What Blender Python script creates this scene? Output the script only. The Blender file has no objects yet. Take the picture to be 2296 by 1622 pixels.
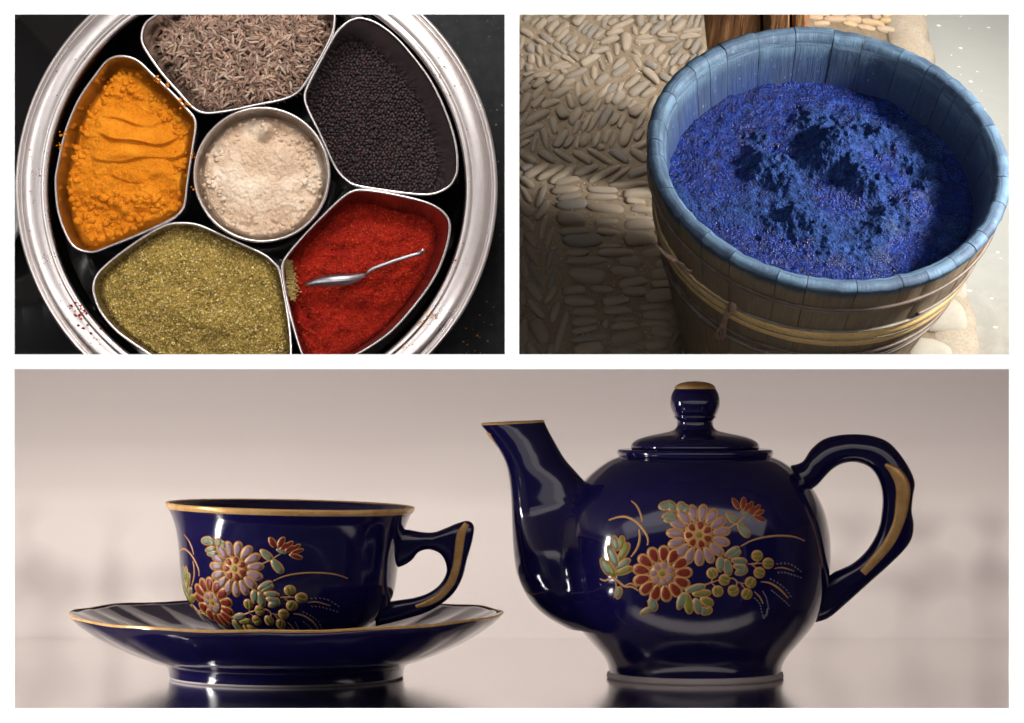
import bpy, bmesh, math, random
import numpy as np
from mathutils import Vector, Matrix, noise
random.seed(7); rng = np.random.default_rng(7)
D = 8.0                                  # camera to the white front board (metres)
scene = bpy.context.scene
PI = math.pi; R = math.radians

# ------------------------------------------------------------------ camera, world, lamps, exposure
cam_d = bpy.data.cameras.new('camera'); cam = bpy.data.objects.new('camera', cam_d)
scene.collection.objects.link(cam); scene.camera = cam
cam.location = (0, -D, 0); cam.rotation_euler = (PI/2, 0, 0)
cam_d.sensor_width = 36; cam_d.lens = 36*D/2.296; cam_d.clip_end = 100; cam_d.clip_start = .1
cam_d.dof.use_dof = True; cam_d.dof.focus_distance = D+1.9; cam_d.dof.aperture_fstop = 11
world = bpy.data.worlds.new('World'); scene.world = world; world.use_nodes = True
world.node_tree.nodes['Background'].inputs[0].default_value = (.9, .92, 1, 1)
world.node_tree.nodes['Background'].inputs[1].default_value = .03
scene.view_settings.view_transform = 'Standard'; scene.view_settings.look = 'None'
scene.view_settings.exposure = 0; scene.view_settings.gamma = 1
def area(name, loc, target, power, sx, sy, col=(1, 1, 1), spread=180):
    l = bpy.data.lights.new(name, 'AREA'); l.shape = 'RECTANGLE'; l.size = sx; l.size_y = sy
    l.energy = power; l.color = col; l.spread = R(spread)
    o = bpy.data.objects.new(name, l); scene.collection.objects.link(o); o.location = loc
    o.rotation_euler = (Vector(target)-Vector(loc)).to_track_quat('-Z', 'Y').to_euler(); return o
# strip lamps added to whiten the front board
area('board_lamp', (0, -.5, 1.75), (0, 0, .22), 128, 4.2, .06)
area('board_lamp', (0, -.5, -1.75), (0, 0, -.22), 128, 4.2, .06)
# spice compartment
area('spice_lamp', (-.50, 1.25, 2.0), (-.75, 2.9, .5), 39, 1.5, .4, (1, .97, .95))
area('spice_lamp', (-.75, .25, 1.2), (-.75, 2.9, .5), 11, 1.8, .5, (1, .97, .95))  # added front lamp that brightens the tin's steel rim
area('spice_lamp', (-2.2, 1.0, .8), (-.75, 2.8, .5), 6, .5, 1.2, (1, .97, .96))
area('spice_lamp', (-.10, 1.3, 1.6), (-.75, 2.8, .5), 7, .15, .8, (1, .95, .93))
# vat compartment (daylight falling in over the water)
area('day_lamp', (3.5, 2.35, 1.55), (1.0, 3.4, .5), 150, .45, .45, (1, .96, .89), 130)
area('day_lamp', (1.0, 4.2, 2.12), (1.0, 5.3, .8), 13, 2.2, .4, (1, .94, .86), 75)  # added lamp brightening the far paving
area('vat_fill_lamp', (2.3, .9, 1.3), (1.0, 3.6, .3), 12, .7, .7, (.86, .92, 1))  # added fill lifting the vat's front staves
# tea set compartment
area('window_lamp', (-2.2, .45, -.30), (.4, 1.0, -.35), 25, .15, .8, (1, .98, .95))
area('tea_fill_lamp', (0, 1.45, -.03), (.0, 2.3, -.36), 25, 4.2, .3, (.98, .93, .925), 140)  # added lamp that lights the backdrop
area('tea_fill_lamp', (.3, .35, -.03), (.3, 1.2, -.8), 2.6, 2.2, .5, (1, .94, .92))  # added fill that lifts the dark teapot

# ------------------------------------------------------------------ helpers
def W(u, v, y):
    s = (D+y)/D/1000; return Vector(((u-1148)*s, y, (811-v)*s))
def new_mesh(name, verts, faces, mat=None, smooth=True, cols=None):
    me = bpy.data.meshes.new(name); me.from_pydata([tuple(v) for v in verts], [], faces)
    if mat: me.materials.append(mat)
    if smooth: me.polygons.foreach_set('use_smooth', [True]*len(me.polygons))
    if cols is not None:
        a = me.color_attributes.new('Col', 'FLOAT_COLOR', 'POINT')
        c = np.ones((len(verts), 4), dtype=np.float32); c[:, :3] = cols
        a.data.foreach_set('color', c.ravel())
    me.update(); return me
def link(name, me, parent=None, mw=None, kind=None, label=None, cat=None, group=None):
    o = bpy.data.objects.new(name, me); scene.collection.objects.link(o)
    if parent: o.parent = parent
    if mw is not None:
        if parent: o.matrix_local = mw
        else: o.matrix_world = mw
    if kind: o['kind'] = kind
    if label: o['label'] = label
    if cat: o['category'] = cat
    if group: o['group'] = group
    return o
def obj(name, verts, faces, mat, parent=None, mw=None, smooth=True, cols=None, **k):
    return link(name, new_mesh(name, verts, faces, mat, smooth, cols), parent, mw, **k)
def thing(name, label, cat, mw, group=None): return link(name, None, None, mw, None, label, cat, group)
def box(x0, x1, y0, y1, z0, z1):
    v = [(x, y, z) for z in (z0, z1) for y in (y0, y1) for x in (x0, x1)]
    return v, [(0, 2, 3, 1), (4, 5, 7, 6), (0, 1, 5, 4), (2, 6, 7, 3), (0, 4, 6, 2), (1, 3, 7, 5)]
def join(parts):
    V = []; F = []
    for v, f in parts:
        n = len(V); V += list(v); F += [tuple(i+n for i in q) for q in f]
    return V, F
def catmull(pts, n, closed=True):
    P = [Vector(p) for p in pts]; m = len(P); out = []
    segs = m if closed else m-1
    dense = []
    for i in range(segs):
        if closed: a, b, c, d = P[i-1], P[i], P[(i+1) % m], P[(i+2) % m]
        else: a, b, c, d = P[max(i-1, 0)], P[i], P[i+1], P[min(i+2, m-1)]
        for j in range(16):
            t = j/16
            dense.append(.5*((2*b)+(c-a)*t+(2*a-5*b+4*c-d)*t*t+(3*b-a-3*c+d)*t**3))
    dense.append(dense[0].copy() if closed else P[-1].copy())
    L = [0]
    for i in range(1, len(dense)): L.append(L[-1]+(dense[i]-dense[i-1]).length)
    tot = L[-1]; k = 0
    cnt = n if closed else n-1
    for i in range(n):
        s = tot*i/cnt
        while k < len(L)-2 and L[k+1] < s: k += 1
        t = (s-L[k])/max(L[k+1]-L[k], 1e-9)
        out.append(dense[k].lerp(dense[k+1], min(max(t, 0), 1)))
    return out
def catu(pts, per=4):
    P = [Vector(p) for p in pts]; m = len(P); out = []
    for i in range(m-1):
        a, b, c, d = P[max(i-1, 0)], P[i], P[i+1], P[min(i+2, m-1)]
        for j in range(per):
            t = j/per; out.append(.5*((2*b)+(c-a)*t+(2*a-5*b+4*c-d)*t*t+(3*b-a-3*c+d)*t**3))
    out.append(P[-1].copy()); return out
def rint(pts, vals, n):
    P = [Vector(p) for p in pts]; L = [0]
    for i in range(1, len(P)): L.append(L[-1]+(P[i]-P[i-1]).length)
    return np.interp(np.linspace(0, 1, n), np.array(L)/L[-1], vals)
def rings(loops, closed=True, cap0=False, cap1=False):
    V = []; F = []; n = len(loops[0])
    for l in loops: V += [tuple(p) for p in l]
    for i in range(len(loops)-1):
        for j in range(n if closed else n-1):
            a = i*n+j; b = i*n+(j+1) % n
            F.append((a, b, b+n, a+n))
    if cap0: F.append(tuple(range(n))[::-1])
    if cap1: F.append(tuple(range((len(loops)-1)*n, len(loops)*n)))
    return V, F
def lathe(prof, n=96, wob=None):
    loops = []
    for r, z in prof:
        loops.append([(r*math.cos(2*PI*j/n), r*math.sin(2*PI*j/n), z) for j in range(n)])
    V, F = rings(loops)
    return V, [f[::-1] for f in F]
def tube(path, rad, n=8, ry=None, cap=True, up=Vector((0, 1, 0)), sq=0):
    """path: points; rad: half width (in the plane across 'up') per point; ry: half width along up"""
    P = [Vector(p) for p in path]; loops = []
    for i, p in enumerate(P):
        t = (P[min(i+1, len(P)-1)]-P[max(i-1, 0)]).normalized()
        s = t.cross(up)
        s = s.normalized() if s.length > 1e-6 else Vector((1, 0, 0))
        w = s.cross(t).normalized()
        ra = rad[i] if hasattr(rad, '__len__') else rad
        rb = (ry[i] if hasattr(ry, '__len__') else ry) if ry is not None else ra
        l = []
        for j in range(n):
            c, d = math.cos(2*PI*j/n), math.sin(2*PI*j/n)
            if sq: c = math.copysign(abs(c)**(1-sq), c); d = math.copysign(abs(d)**(1-sq), d)
            l.append(p+s*ra*c+w*rb*d)
        loops.append(l)
    return rings(loops, cap0=cap, cap1=cap)
def fbm(x, y, z=0, o=4, h=.8): return noise.fractal(Vector((x, y, z)), h, 2.1, o)
def vor(x, y, z=0): return noise.voronoi(Vector((x, y, z)))[0][0]
def sm(a, b, x):
    t = min(max((x-a)/(b-a), 0), 1); return t*t*(3-2*t)
def scatter(tv, tf, pos, rot, sc, cols=None):
    """numpy copies of one template in one mesh"""
    tv = np.array(tv, float); n = len(pos); m = len(tv)
    V = np.einsum('nij,mj->nmi', rot, tv)
    V = V*np.asarray(sc).reshape(n, 1, -1)+np.asarray(pos)[:, None, :]
    F = []
    for i in range(n):
        b = i*m; F += [tuple(k+b for k in f) for f in tf]
    C = None if cols is None else np.repeat(np.asarray(cols), m, axis=0)
    return V.reshape(-1, 3), F, C
def rotmats(n, full=True, tilt=.4):
    out = np.zeros((n, 3, 3))
    for i in range(n):
        if full: q = Matrix.Rotation(random.uniform(0, 2*PI), 3, Vector((random.gauss(0, 1), random.gauss(0, 1), random.gauss(0, 1))).normalized())
        else: q = Matrix.Rotation(random.uniform(0, 2*PI), 3, 'Z') @ Matrix.Rotation(random.gauss(0, tilt), 3, 'Y') @ Matrix.Rotation(random.uniform(0, 2*PI), 3, 'X')
        out[i] = np.array(q)
    return out
def ico(sub=1, r=1.0):
    bm = bmesh.new(); bmesh.ops.create_icosphere(bm, subdivisions=sub, radius=r)
    V = [v.co.copy() for v in bm.verts]; F = [tuple(v.index for v in f.verts) for f in bm.faces]; bm.free(); return V, F
def uvs(seg, ring_, r=1.0):
    bm = bmesh.new(); bmesh.ops.create_uvsphere(bm, u_segments=seg, v_segments=ring_, radius=r)
    bm.verts.index_update()
    V = [v.co.copy() for v in bm.verts]; F = [tuple(v.index for v in f.verts) for f in bm.faces]; bm.free(); return V, F

# ------------------------------------------------------------------ materials
class NT:
    def __init__(s, name):
        s.m = bpy.data.materials.new(name); s.m.use_nodes = True; s.t = s.m.node_tree; s.b = s.t.nodes['Principled BSDF']
    def n(s, typ, **k):
        x = s.t.nodes.new(typ)
        for a, v in k.items():
            if hasattr(x, a): setattr(x, a, v)
        return x
    def l(s, a, b): s.t.links.new(a, b)
    def coord(s, rnd=False, kind='Object', scale=(1, 1, 1)):
        c = s.n('ShaderNodeTexCoord').outputs[kind]
        mp = s.n('ShaderNodeMapping'); s.l(c, mp.inputs[0]); mp.inputs['Scale'].default_value = scale
        if rnd:
            oi = s.n('ShaderNodeObjectInfo'); mm = s.n('ShaderNodeMath', operation='MULTIPLY'); s.l(oi.outputs['Random'], mm.inputs[0]); mm.inputs[1].default_value = 40
            s.l(mm.outputs[0], mp.inputs['Location'])
        return mp.outputs[0]
    def noise(s, co, scale, detail=5, rough=.6, dist=0):
        x = s.n('ShaderNodeTexNoise'); s.l(co, x.inputs['Vector']); x.inputs['Scale'].default_value = scale
        x.inputs['Detail'].default_value = detail; x.inputs['Roughness'].default_value = rough; x.inputs['Distortion'].default_value = dist
        return x.outputs[0]
    def vor(s, co, scale, feat='F1', out=0):
        x = s.n('ShaderNodeTexVoronoi'); x.feature = feat; s.l(co, x.inputs['Vector']); x.inputs['Scale'].default_value = scale
        return x.outputs[out]
    def ramp(s, f, stops):
        x = s.n('ShaderNodeValToRGB'); s.l(f, x.inputs[0]); e = x.color_ramp.elements
        while len(e) < len(stops): e.new(.5)
        for q, (p, c) in zip(e, stops):
            q.position = p; q.color = (*(c if hasattr(c, '__len__') else (c, c, c)), 1)
        return x.outputs[0]
    def mix(s, f, a, b, mode='MIX'):
        x = s.n('ShaderNodeMix'); x.data_type = 'RGBA'; x.blend_type = mode
        for i, q in ((0, f), (6, a), (7, b)):
            if i and isinstance(q, (int, float)): q = (q, q, q)
            if isinstance(q, (int, float)): x.inputs[i].default_value = q
            elif isinstance(q, tuple): x.inputs[i].default_value = (*q, 1)
            else: s.l(q, x.inputs[i])
        return x.outputs[2]
    def math(s, op, a, b=0.0):
        x = s.n('ShaderNodeMath', operation=op)
        for i, q in ((0, a), (1, b)):
            if isinstance(q, (int, float)): x.inputs[i].default_value = q
            else: s.l(q, x.inputs[i])
        return x.outputs[0]
    def bump(s, h, strength=.5, dist=.01, prev=None):
        x = s.n('ShaderNodeBump'); s.l(h, x.inputs['Height']); x.inputs['Strength'].default_value = strength; x.inputs['Distance'].default_value = dist
        if prev: s.l(prev, x.inputs['Normal'])
        s.l(x.outputs[0], s.b.inputs['Normal']); return x.outputs[0]
    def set(s, **k):
        for a, v in k.items():
            a = {'base': 'Base Color', 'rough': 'Roughness', 'metal': 'Metallic', 'coat': 'Coat Weight', 'coatr': 'Coat Roughness', 'trans': 'Transmission Weight', 'ior': 'IOR', 'spec': 'Specular IOR Level', 'aniso': 'Anisotropic', 'sub': 'Subsurface Weight'}.get(a, a)
            if isinstance(v, (int, float)): s.b.inputs[a].default_value = v
            elif isinstance(v, tuple): s.b.inputs[a].default_value = (*v, 1)
            else: s.l(v, s.b.inputs[a])
        return s
    def attr(s, name='Col', out='Color'):
        x = s.n('ShaderNodeAttribute'); x.attribute_name = name; return x.outputs[out]
    def sep(s, co, i): x = s.n('ShaderNodeSeparateXYZ'); s.l(co, x.inputs[0]); return x.outputs[i]
def simple(name, base, rough=.6, **k): return NT(name).set(base=base, rough=rough, **k).m
MAT = {}
def granular(name, c1, c2, c3, sc=260, bump=.6, rough=.9, dist=.004):
    t = NT(name); co = t.coord(); a = t.noise(co, sc, 4, .7); b = t.noise(co, sc*.08, 5, .6); v = t.vor(co, sc*1.3)
    c = t.mix(t.ramp(a, [(.35, 0.), (.65, 1.)]), c1, c2); c = t.mix(t.ramp(b, [(.45, 0.), (.68, .75)]), c, c3)
    t.set(base=c, rough=rough, spec=.15); n = t.bump(v, bump, dist); t.bump(a, bump*.7, dist, n); return t.m
MAT['turmeric'] = granular('turmeric_powder', (.70, .235, .010), (.55, .155, .005), (.80, .30, .018), 190, .5)
MAT['flour'] = granular('pale_flour', (.66, .50, .36), (.55, .39, .27), (.86, .76, .62), 150, .5)
MAT['chilli'] = granular('chilli_powder', (.36, .012, .006), (.50, .024, .008), (.21, .007, .005), 220, 1.0)
MAT['coriander'] = granular('coriander_powder', (.33, .22, .045), (.46, .33, .09), (.20, .135, .03), 200, 1.0)
def colm(name, rough=.7, spec=.3, bsc=0):
    t = NT(name); t.set(base=t.attr(), rough=rough, spec=spec)
    if bsc: t.bump(t.noise(t.coord(), bsc, 3), .4, .003)
    return t.m
MAT['grain'] = colm('coloured_grain', .85, .2); MAT['mustard'] = colm('mustard_seed_skin', .5, .35)
def cumin_mat():
    t = NT('cumin_seed_husk'); oi = t.n('ShaderNodeObjectInfo').outputs['Random']
    co = t.coord(kind='Generated'); st = t.math('SINE', t.math('MULTIPLY', t.noise(co, 9, 2), 30))
    c = t.ramp(oi, [(0, (.16, .095, .065)), (.5, (.30, .20, .15)), (1, (.46, .36, .28))])
    t.set(base=c, rough=.6, spec=.3); t.bump(st, .25, .002); return t.m
MAT['cumin1'] = cumin_mat(); MAT['cumin'] = colm('cumin_seed_skin', .6, .3)
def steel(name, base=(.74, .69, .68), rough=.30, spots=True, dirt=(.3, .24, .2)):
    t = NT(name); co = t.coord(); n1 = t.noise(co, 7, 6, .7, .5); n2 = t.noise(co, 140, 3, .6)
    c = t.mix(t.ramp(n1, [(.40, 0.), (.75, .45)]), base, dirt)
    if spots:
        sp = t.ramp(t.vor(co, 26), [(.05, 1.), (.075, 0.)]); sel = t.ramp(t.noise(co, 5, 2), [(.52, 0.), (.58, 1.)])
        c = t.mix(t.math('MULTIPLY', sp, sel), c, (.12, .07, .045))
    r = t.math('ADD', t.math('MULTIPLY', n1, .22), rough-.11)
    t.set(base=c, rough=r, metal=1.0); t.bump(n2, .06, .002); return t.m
MAT['steel'] = steel('worn_steel'); MAT['steel_bowl'] = steel('bowl_steel', (.68, .65, .65), .22, False)
MAT['steel_shaded'] = steel('shaded_tin_steel', (.16, .15, .15), .18, False, (.06, .05, .05))  # steel darkened: shade of the deep gap put into the colour
MAT['steel_spoon'] = steel('spoon_steel', (.42, .40, .44), .36, False)

def granite():
    t = NT('black_granite'); co = t.coord(); s1 = t.ramp(t.vor(co, 55), [(.03, 1.), (.16, 0.)]); sel = t.ramp(t.noise(co, 21, 3), [(.5, 0.), (.62, 1.)])
    c = t.mix(t.ramp(t.noise(co, 30, 5), [(.4, 0.), (.7, 1.)]), (.009, .010, .012), (.020, .022, .025))
    c = t.mix(t.math('MULTIPLY', s1, sel), c, (.30, .30, .30)); t.set(base=c, rough=.6, spec=.25); return t.m
MAT['granite'] = granite()
MAT['black_plastic'] = simple('dark_smoked_plastic', (.01, .01, .011), .12)
MAT['board'] = simple('white_board', (.9, .9, .9), .9, spec=.1)
MAT['liner_spice'] = simple('pale_liner', (.62, .6, .58), .8); MAT['liner_vat'] = simple('dark_liner', (.03, .03, .03), .9)  # unseen linings: the pale one bounces light, the dark one soaks it up
MAT['liner_tea'] = simple('taupe_liner', (.20, .17, .155), .9)

# ------------------------------------------------------------------ white front board; unseen baffle walls added to keep the lamps apart
def pix(u): return (u-1148)/1000
def piz(v): return (811-v)/1000
xs = [-2.6, pix(32), pix(1132), pix(1164), pix(2263), 4.1]; zs = [-2.2, piz(1589), piz(828), piz(795), piz(32), 2.2]
cells = []
for i in range(5):
    for j in range(5):
        hole = (j == 1 and 1 <= i <= 3) or (j == 3 and i in (1, 3))
        if not hole: cells.append((i, j))
vid = {}; V = []; F = []
def vv(i, j):
    if (i, j) not in vid: vid[(i, j)] = len(V); V.append((xs[i], 0, zs[j]))
    return vid[(i, j)]
for i, j in cells: F.append((vv(i, j), vv(i+1, j), vv(i+1, j+1), vv(i, j+1)))
o = obj('wall', V, F, MAT['board'], smooth=False, kind='structure'); md = o.modifiers.new('thick', 'SOLIDIFY'); md.thickness = .004; md.offset = -1
o.data.materials.append(simple('dark_backing', (.035, .03, .03), .9)); md.material_offset = 1; md.material_offset_rim = 0  # back face darkened so the teapot mirrors no pale board
def panel(name, m, *b): v, f = box(*b); obj(name, v, f, m, smooth=False, kind='structure')
YB = 2.30                                 # back of the lower (tea set) compartment
panel('baffle_partition', MAT['liner_spice'], -.012, -.002, .006, 7.5, .012, 2.19)
panel('baffle_partition', MAT['liner_vat'], .002, .012, .006, 7.5, .012, 2.19)
panel('baffle_partition', MAT['liner_vat'], -.004, .004, YB+.05, 7.5, -2.19, .008)
panel('shelf', MAT['liner_tea'], -2.57, 2.57, .006, YB, -.009, .009)
panel('baffle_side', MAT['liner_spice'], -2.6, -2.58, .006, 7.5, .0, 2.19); panel('baffle_side', MAT['liner_vat'], 4.08, 4.1, .006, 7.5, .0, 2.5)
panel('baffle_side', MAT['liner_vat'], 4.08, 4.1, YB+.06, 7.5, -2.19, -.002)
panel('baffle_side', MAT['liner_tea'], -2.6, -2.58, .006, 7.5, -2.19, -.004); panel('baffle_side', MAT['liner_tea'], 2.58, 2.6, .006, 7.5, -2.19, -.004)
panel('baffle_ceiling', MAT['liner_spice'], -2.58, -.014, .006, 7.5, 2.17, 2.19); panel('baffle_ceiling', MAT['liner_vat'], .014, 4.07, .006, 7.5, 2.17, 2.19)
panel('shelf', MAT['liner_vat'], 2.602, 4.07, .006, YB, -.009, .009)
panel('baffle_back', MAT['liner_vat'], -2.57, 4.07, 7.51, 7.53, -2.19, 2.17)

# ================================================================== SPICE TIN
ys = 2.8; ks = .001125; GS = (D+ys)/D/1000/ks     # the tin's own units, and their scale in the world
MS = Matrix.Translation(W(575, 422, ys)) @ Matrix.Scale(GS, 4) @ Matrix(((1, 0, 0, 0), (0, 0, -1, 0), (0, 1, 0, 0), (0, 0, 0, 1)))
def sp(u, v, z=0): return Vector(((u-575)*ks, (422-v)*ks, z))
def spz(u, v, z):            # the spot at height z that shows at that place
    y = ys-z*GS; s = (D+y)/D/1000; return MS.inverted() @ Vector(((u-1148)*s, y, (811-v)*s))
tin_floor = -.215
v, f = box(-1.5, .63, -.75, 1.3, tin_floor-.05, tin_floor-.012)
obj('countertop', v, f, MAT['granite'], mw=MS, smooth=False, kind='structure')
tin = thing('spice_tin', 'large round stainless steel spice tin with wide worn rim holding six filled bowls', 'spice tin', MS @ Matrix.Translation((0, 0, tin_floor)))
T = -tin_floor
k = ks
prof = [(468*k, -.012), (469*k, -.002), (471*k, .004), (475*k, .006), (483*k, .0055), (484.5*k, .0035), (487*k, .0050), (497*k, .0062), (509*k, .0062), (519*k, .0045), (525*k, .001), (528*k, -.004), (530*k, .002)]
v, f = lathe([(r, z+T) for r, z in prof], 200); obj('rim', v, f, MAT['steel'], tin)
v, f = lathe([(r*k, z+T) for r, z in ((530, .003), (532, .008), (536, .010), (540, .007), (541, .0), (539, -.008), (535, -.01))], 200); obj('rolled_edge', v, f, MAT['steel'], tin)
v, f = lathe([(r*k, z+T) for r, z in ((535, -.01), (520, -.03), (492, -.035), (488, -.10), (486, -.205), (478, -.212), (300, -.213), (0.5, -.213))], 160); obj('outer_shell', v, f, MAT['steel'], tin)
v, f = lathe([(r*k, z+T) for r, z in ((0.5, -.207), (300, -.207), (452, -.205), (461, -.195), (464, -.10), (466, -.03), (468, -.012))], 160); obj('inner_wall', v, f, MAT['steel_shaded'], tin)

C_TUR = [(273,122.6),(310,133.5),(347,168),(388,206),(420,241),(438,262),(442,285),(435,334),(427.6,383),(422.7,418),(418,457),(406,480),(375,500),(322,525),(249,555),(205,569),(165,557),(141,518),(126,469),(121,408),(126,371),(136,322),(150.7,273),(175,219),(212,165),(240,132)]
C_CUM = [(346,32),(322,52),(313.7,84),(322,111),(359,165),(396,207),(430,244),(457,257),(494,255),(530,249),(577,238.5),(626,229),(658,217),(682,195),(714,143),(738.6,97),(752,60),(751,20),(725,-5),(670,-28),(575,-38),(470,-25),(390,0)]
C_MUS = [(812,37.5),(846,49),(883,75),(920,114),(969,180),(1005,256),(1025,322),(1029,376),(1022,402),(1005,424),(969,439),(920,438),(846,428),(800,420),(777,409),(748,376),(714,302),(686,244),(680,219),(685,195),(714,138),(748,77),(773,50),(792,40)]
C_CHI = [(812,423),(871,431),(944,447),(981,462),(1005,484),(1012,512),(1003,560),(981,616),(944,672),(883,742),(822,786),(770,812),(720,826),(690,816),(674,795),(653,727),(636,653),(630,600),(638,575),(675,530),(724,479),(760,445),(785,428)]
C_COR = [(408,497.5),(371,502),(322,528),(273,562),(236,592),(214,616),(206,641),(209,665),(224,702),(261,746),(322,790),(380,826),(460,856),(560,874),(620,862),(650,836),(656,795),(652,730),(640,655),(629,604),(616,587),(591,567),(518,533),(457,506),(432,499)]
C_CEN = [(587+154*math.cos(a*PI/12), 392+153*math.sin(a*PI/12)) for a in range(24)]
def bowl(name_label, pts, zt, shift, flare, depth, group='small steel bowls inside the round spice tin'):
    """walled bowl; returns the function giving its inner outline at a depth below its rim"""
    C = catmull([spz(u, v, zt) for u, v in pts], 144)
    cen = sum(C, Vector((0, 0, 0)))/len(C)
    ccw = sum((C[i-1].x*C[i].y-C[i].x*C[i-1].y) for i in range(len(C)))
    if ccw < 0: C = C[::-1]
    def off(i, d):
        t = (C[(i+1) % 144]-C[i-1]).normalized(); n = Vector((t.y, -t.x, 0)); return C[i]+n*d
    t_ = .004
    base = Vector((cen.x, cen.y, zt-depth))
    th = thing('spice_bowl', name_label, 'bowl', MS @ Matrix.Translation(base), group)
    def inner(d):
        q = d/depth; s = 1-flare*q
        return [Vector((cen.x+(p.x-cen.x)*s+shift[0]*q, cen.y+(p.y-cen.y)*s+shift[1]*q, zt-d)) for p in (off(i, -2*t_) for i in range(144))]
    def outer(d):
        q = d/depth; s = 1-flare*q
        return [Vector((cen.x+(p.x-cen.x)*s+shift[0]*q, cen.y+(p.y-cen.y)*s+shift[1]*q, zt-d)) for p in (off(i, -t_) for i in range(144))]
    L = [[p-base for p in outer(depth-.001)], [p-base for p in outer(.004)]]
    v, f = rings(L, cap0=True); obj('outer_wall', v, f, MAT['steel_bowl'], th)
    L = [[p-base for p in inner(.004)], [p-base for p in inner(depth*.5)], [p-base for p in inner(depth-.004)]]
    v, f = rings(L, cap1=True); obj('inner_wall', v, f, MAT['steel_bowl'], th)
    L = []
    for a in range(9):
        an = -.6+(PI+1.2)*a/8
        L.append([off(i, -t_+.0042*math.cos(an))+Vector((0, 0, -.004+.0055*math.sin(an)))-base for i in range(144)])
    v, f = rings(L); obj('rolled_rim', v, f, MAT['steel_bowl'], th)
    return inner, cen
def fill(inner, d, zf, nr=70, edge=.0):
    """heap surface reaching the inner wall at depth d; zf(x, y, s) is added height"""
    L = inner(d); n = len(L); c = sum(L, Vector((0, 0, 0)))/n
    V = [Vector((c.x, c.y, c.z+zf(c.x, c.y, 0)))]; 
    for i in range(1, nr+1):
        s = (i/nr)**.85
        for j in range(2*n):
            p = L[j//2] if j % 2 == 0 else L[j//2].lerp(L[(j//2+1) % n], .5)
            x = c.x+(p.x-c.x)*s; y = c.y+(p.y-c.y)*s
            V.append(Vector((x, y, c.z+zf(x, y, s))))
    n2 = 2*n; F = [(0, 1+j, 1+(j+1) % n2) for j in range(n2)]
    for i in range(nr-1):
        for j in range(n2):
            a = 1+i*n2+j; b = 1+i*n2+(j+1) % n2; F.append((a, a+n2, b+n2, b))
    return V, F
def inside(L, n, shrink=1.0):
    """n random points inside outline L"""
    c = sum(L, Vector((0, 0, 0)))/len(L); out = []
    xs_ = [p.x for p in L]; ys_ = [p.y for p in L]
    angs = sorted((math.atan2(p.y-c.y, p.x-c.x), (p-c).length) for p in L); A = np.array([a for a, _ in angs]); B = np.array([b for _, b in angs])
    X = rng.uniform(min(xs_), max(xs_), n*3); Y = rng.uniform(min(ys_), max(ys_), n*3)
    an = np.arctan2(Y-c.y, X-c.x); rr = np.hypot(X-c.x, Y-c.y); lim = np.interp(an, A, B, period=2*PI)
    ok = rr < lim*shrink; return X[ok][:n], Y[ok][:n], (rr/lim)[ok][:n]

# --- turmeric
inn, cT = bowl('steel bowl of bright orange turmeric powder at the left of the tin', C_TUR, -.012, (.012, -.012), .07, .17)
def zt(x, y, s):
    u = x/ks+575; w = 422-y/ks
    z = .020*(1-s*s)
    if s > .86: z -= .045*sm(.86, 1.0, s)
    # spoon strokes in the middle, rubble below and around
    band = math.exp(-((w-325)/75)**2)*sm(185, 250, u)*(1-sm(415, 432, u))
    t = (w+.0016*(u-320)**2-235+22*noise.noise(Vector((u*.013, w*.013, 0))))/43
    st = (t % 1.0); z += band*((.016*st-.016*sm(.86, 1, st))*(.4+1.1*sm(-.3, .3, noise.noise(Vector((u*.016, w*.02, 8))))))
    rough = (1-band*.92)
    z += rough*(.013*fbm(x*14, y*14, 1, 5)+.010*(.42-vor(x*34, y*34, 2))+.004*(.4-vor(x*90, y*90, 5)))
    low = sm(400, 470, w)*(1-sm(.8, .95, s)); z += low*.012*(.45-vor(x*22+3, y*22, 7)); return z
v, f = fill(inn, .062, zt, 110)
obj('turmeric_powder', v, f, MAT['turmeric'], mw=MS, kind='stuff', label='heaped orange turmeric powder with spoon strokes in the left steel bowl', cat='spice powder')
X, Y, S = inside(inn(.055), 620, .93); keep = []
for x, y, s in zip(X, Y, S):
    w = 422-y/ks; u = x/ks+575
    if w > 430 or s > .72 or (w < 215): keep.append((x, y, s))
iv, if_ = ico(2)
P = []; SC = []
for x, y, s in keep[:260]:
    r = random.uniform(.003, .008)*(1.35 if 422-y/ks > 440 else 1); P.append((x, y, -.074+zt(x, y, s)+r*.3)); SC.append((r*random.uniform(.8, 1.3), r, r*.7))
def lump(v, seed, amp=.3): return [p*(1+amp*noise.noise(p*1.6+Vector((seed, 0, 0)))*1.4) for p in v]
V, F, _ = scatter(lump(iv, 3), if_, P, rotmats(len(P)), SC)
obj('turmeric_clump', V, F, MAT['turmeric'], mw=MS, kind='stuff', label='loose crumbly orange turmeric clumps lying on the turmeric heap', cat='spice powder')
# turmeric crumbs caught on the rims between bowls
P = []; SC = []
for (u, w, n, sdev) in ((352, 178, 9, 5), (372, 190, 7, 3), (405, 228, 12, 6), (420, 238, 6, 4), (140, 300, 6, 4), (133, 330, 8, 4), (218, 180, 1, 1), (436, 350, 5, 5), (430, 420, 5, 5)):
    for q in range(n):
        r = random.uniform(.0012, .0042); p = spz(u+random.gauss(0, sdev), w+random.gauss(0, sdev), -.004); P.append((p.x, p.y, p.z)); SC.append((r, r, r))
V, F, _ = scatter(lump(ico(1)[0], 5), ico(1)[1], P, rotmats(len(P)), SC)
obj('turmeric_crumb', V, F, MAT['turmeric'], mw=MS, kind='stuff', label='orange turmeric crumbs stuck to the rims between the bowls', cat='spilled spice')

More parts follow.
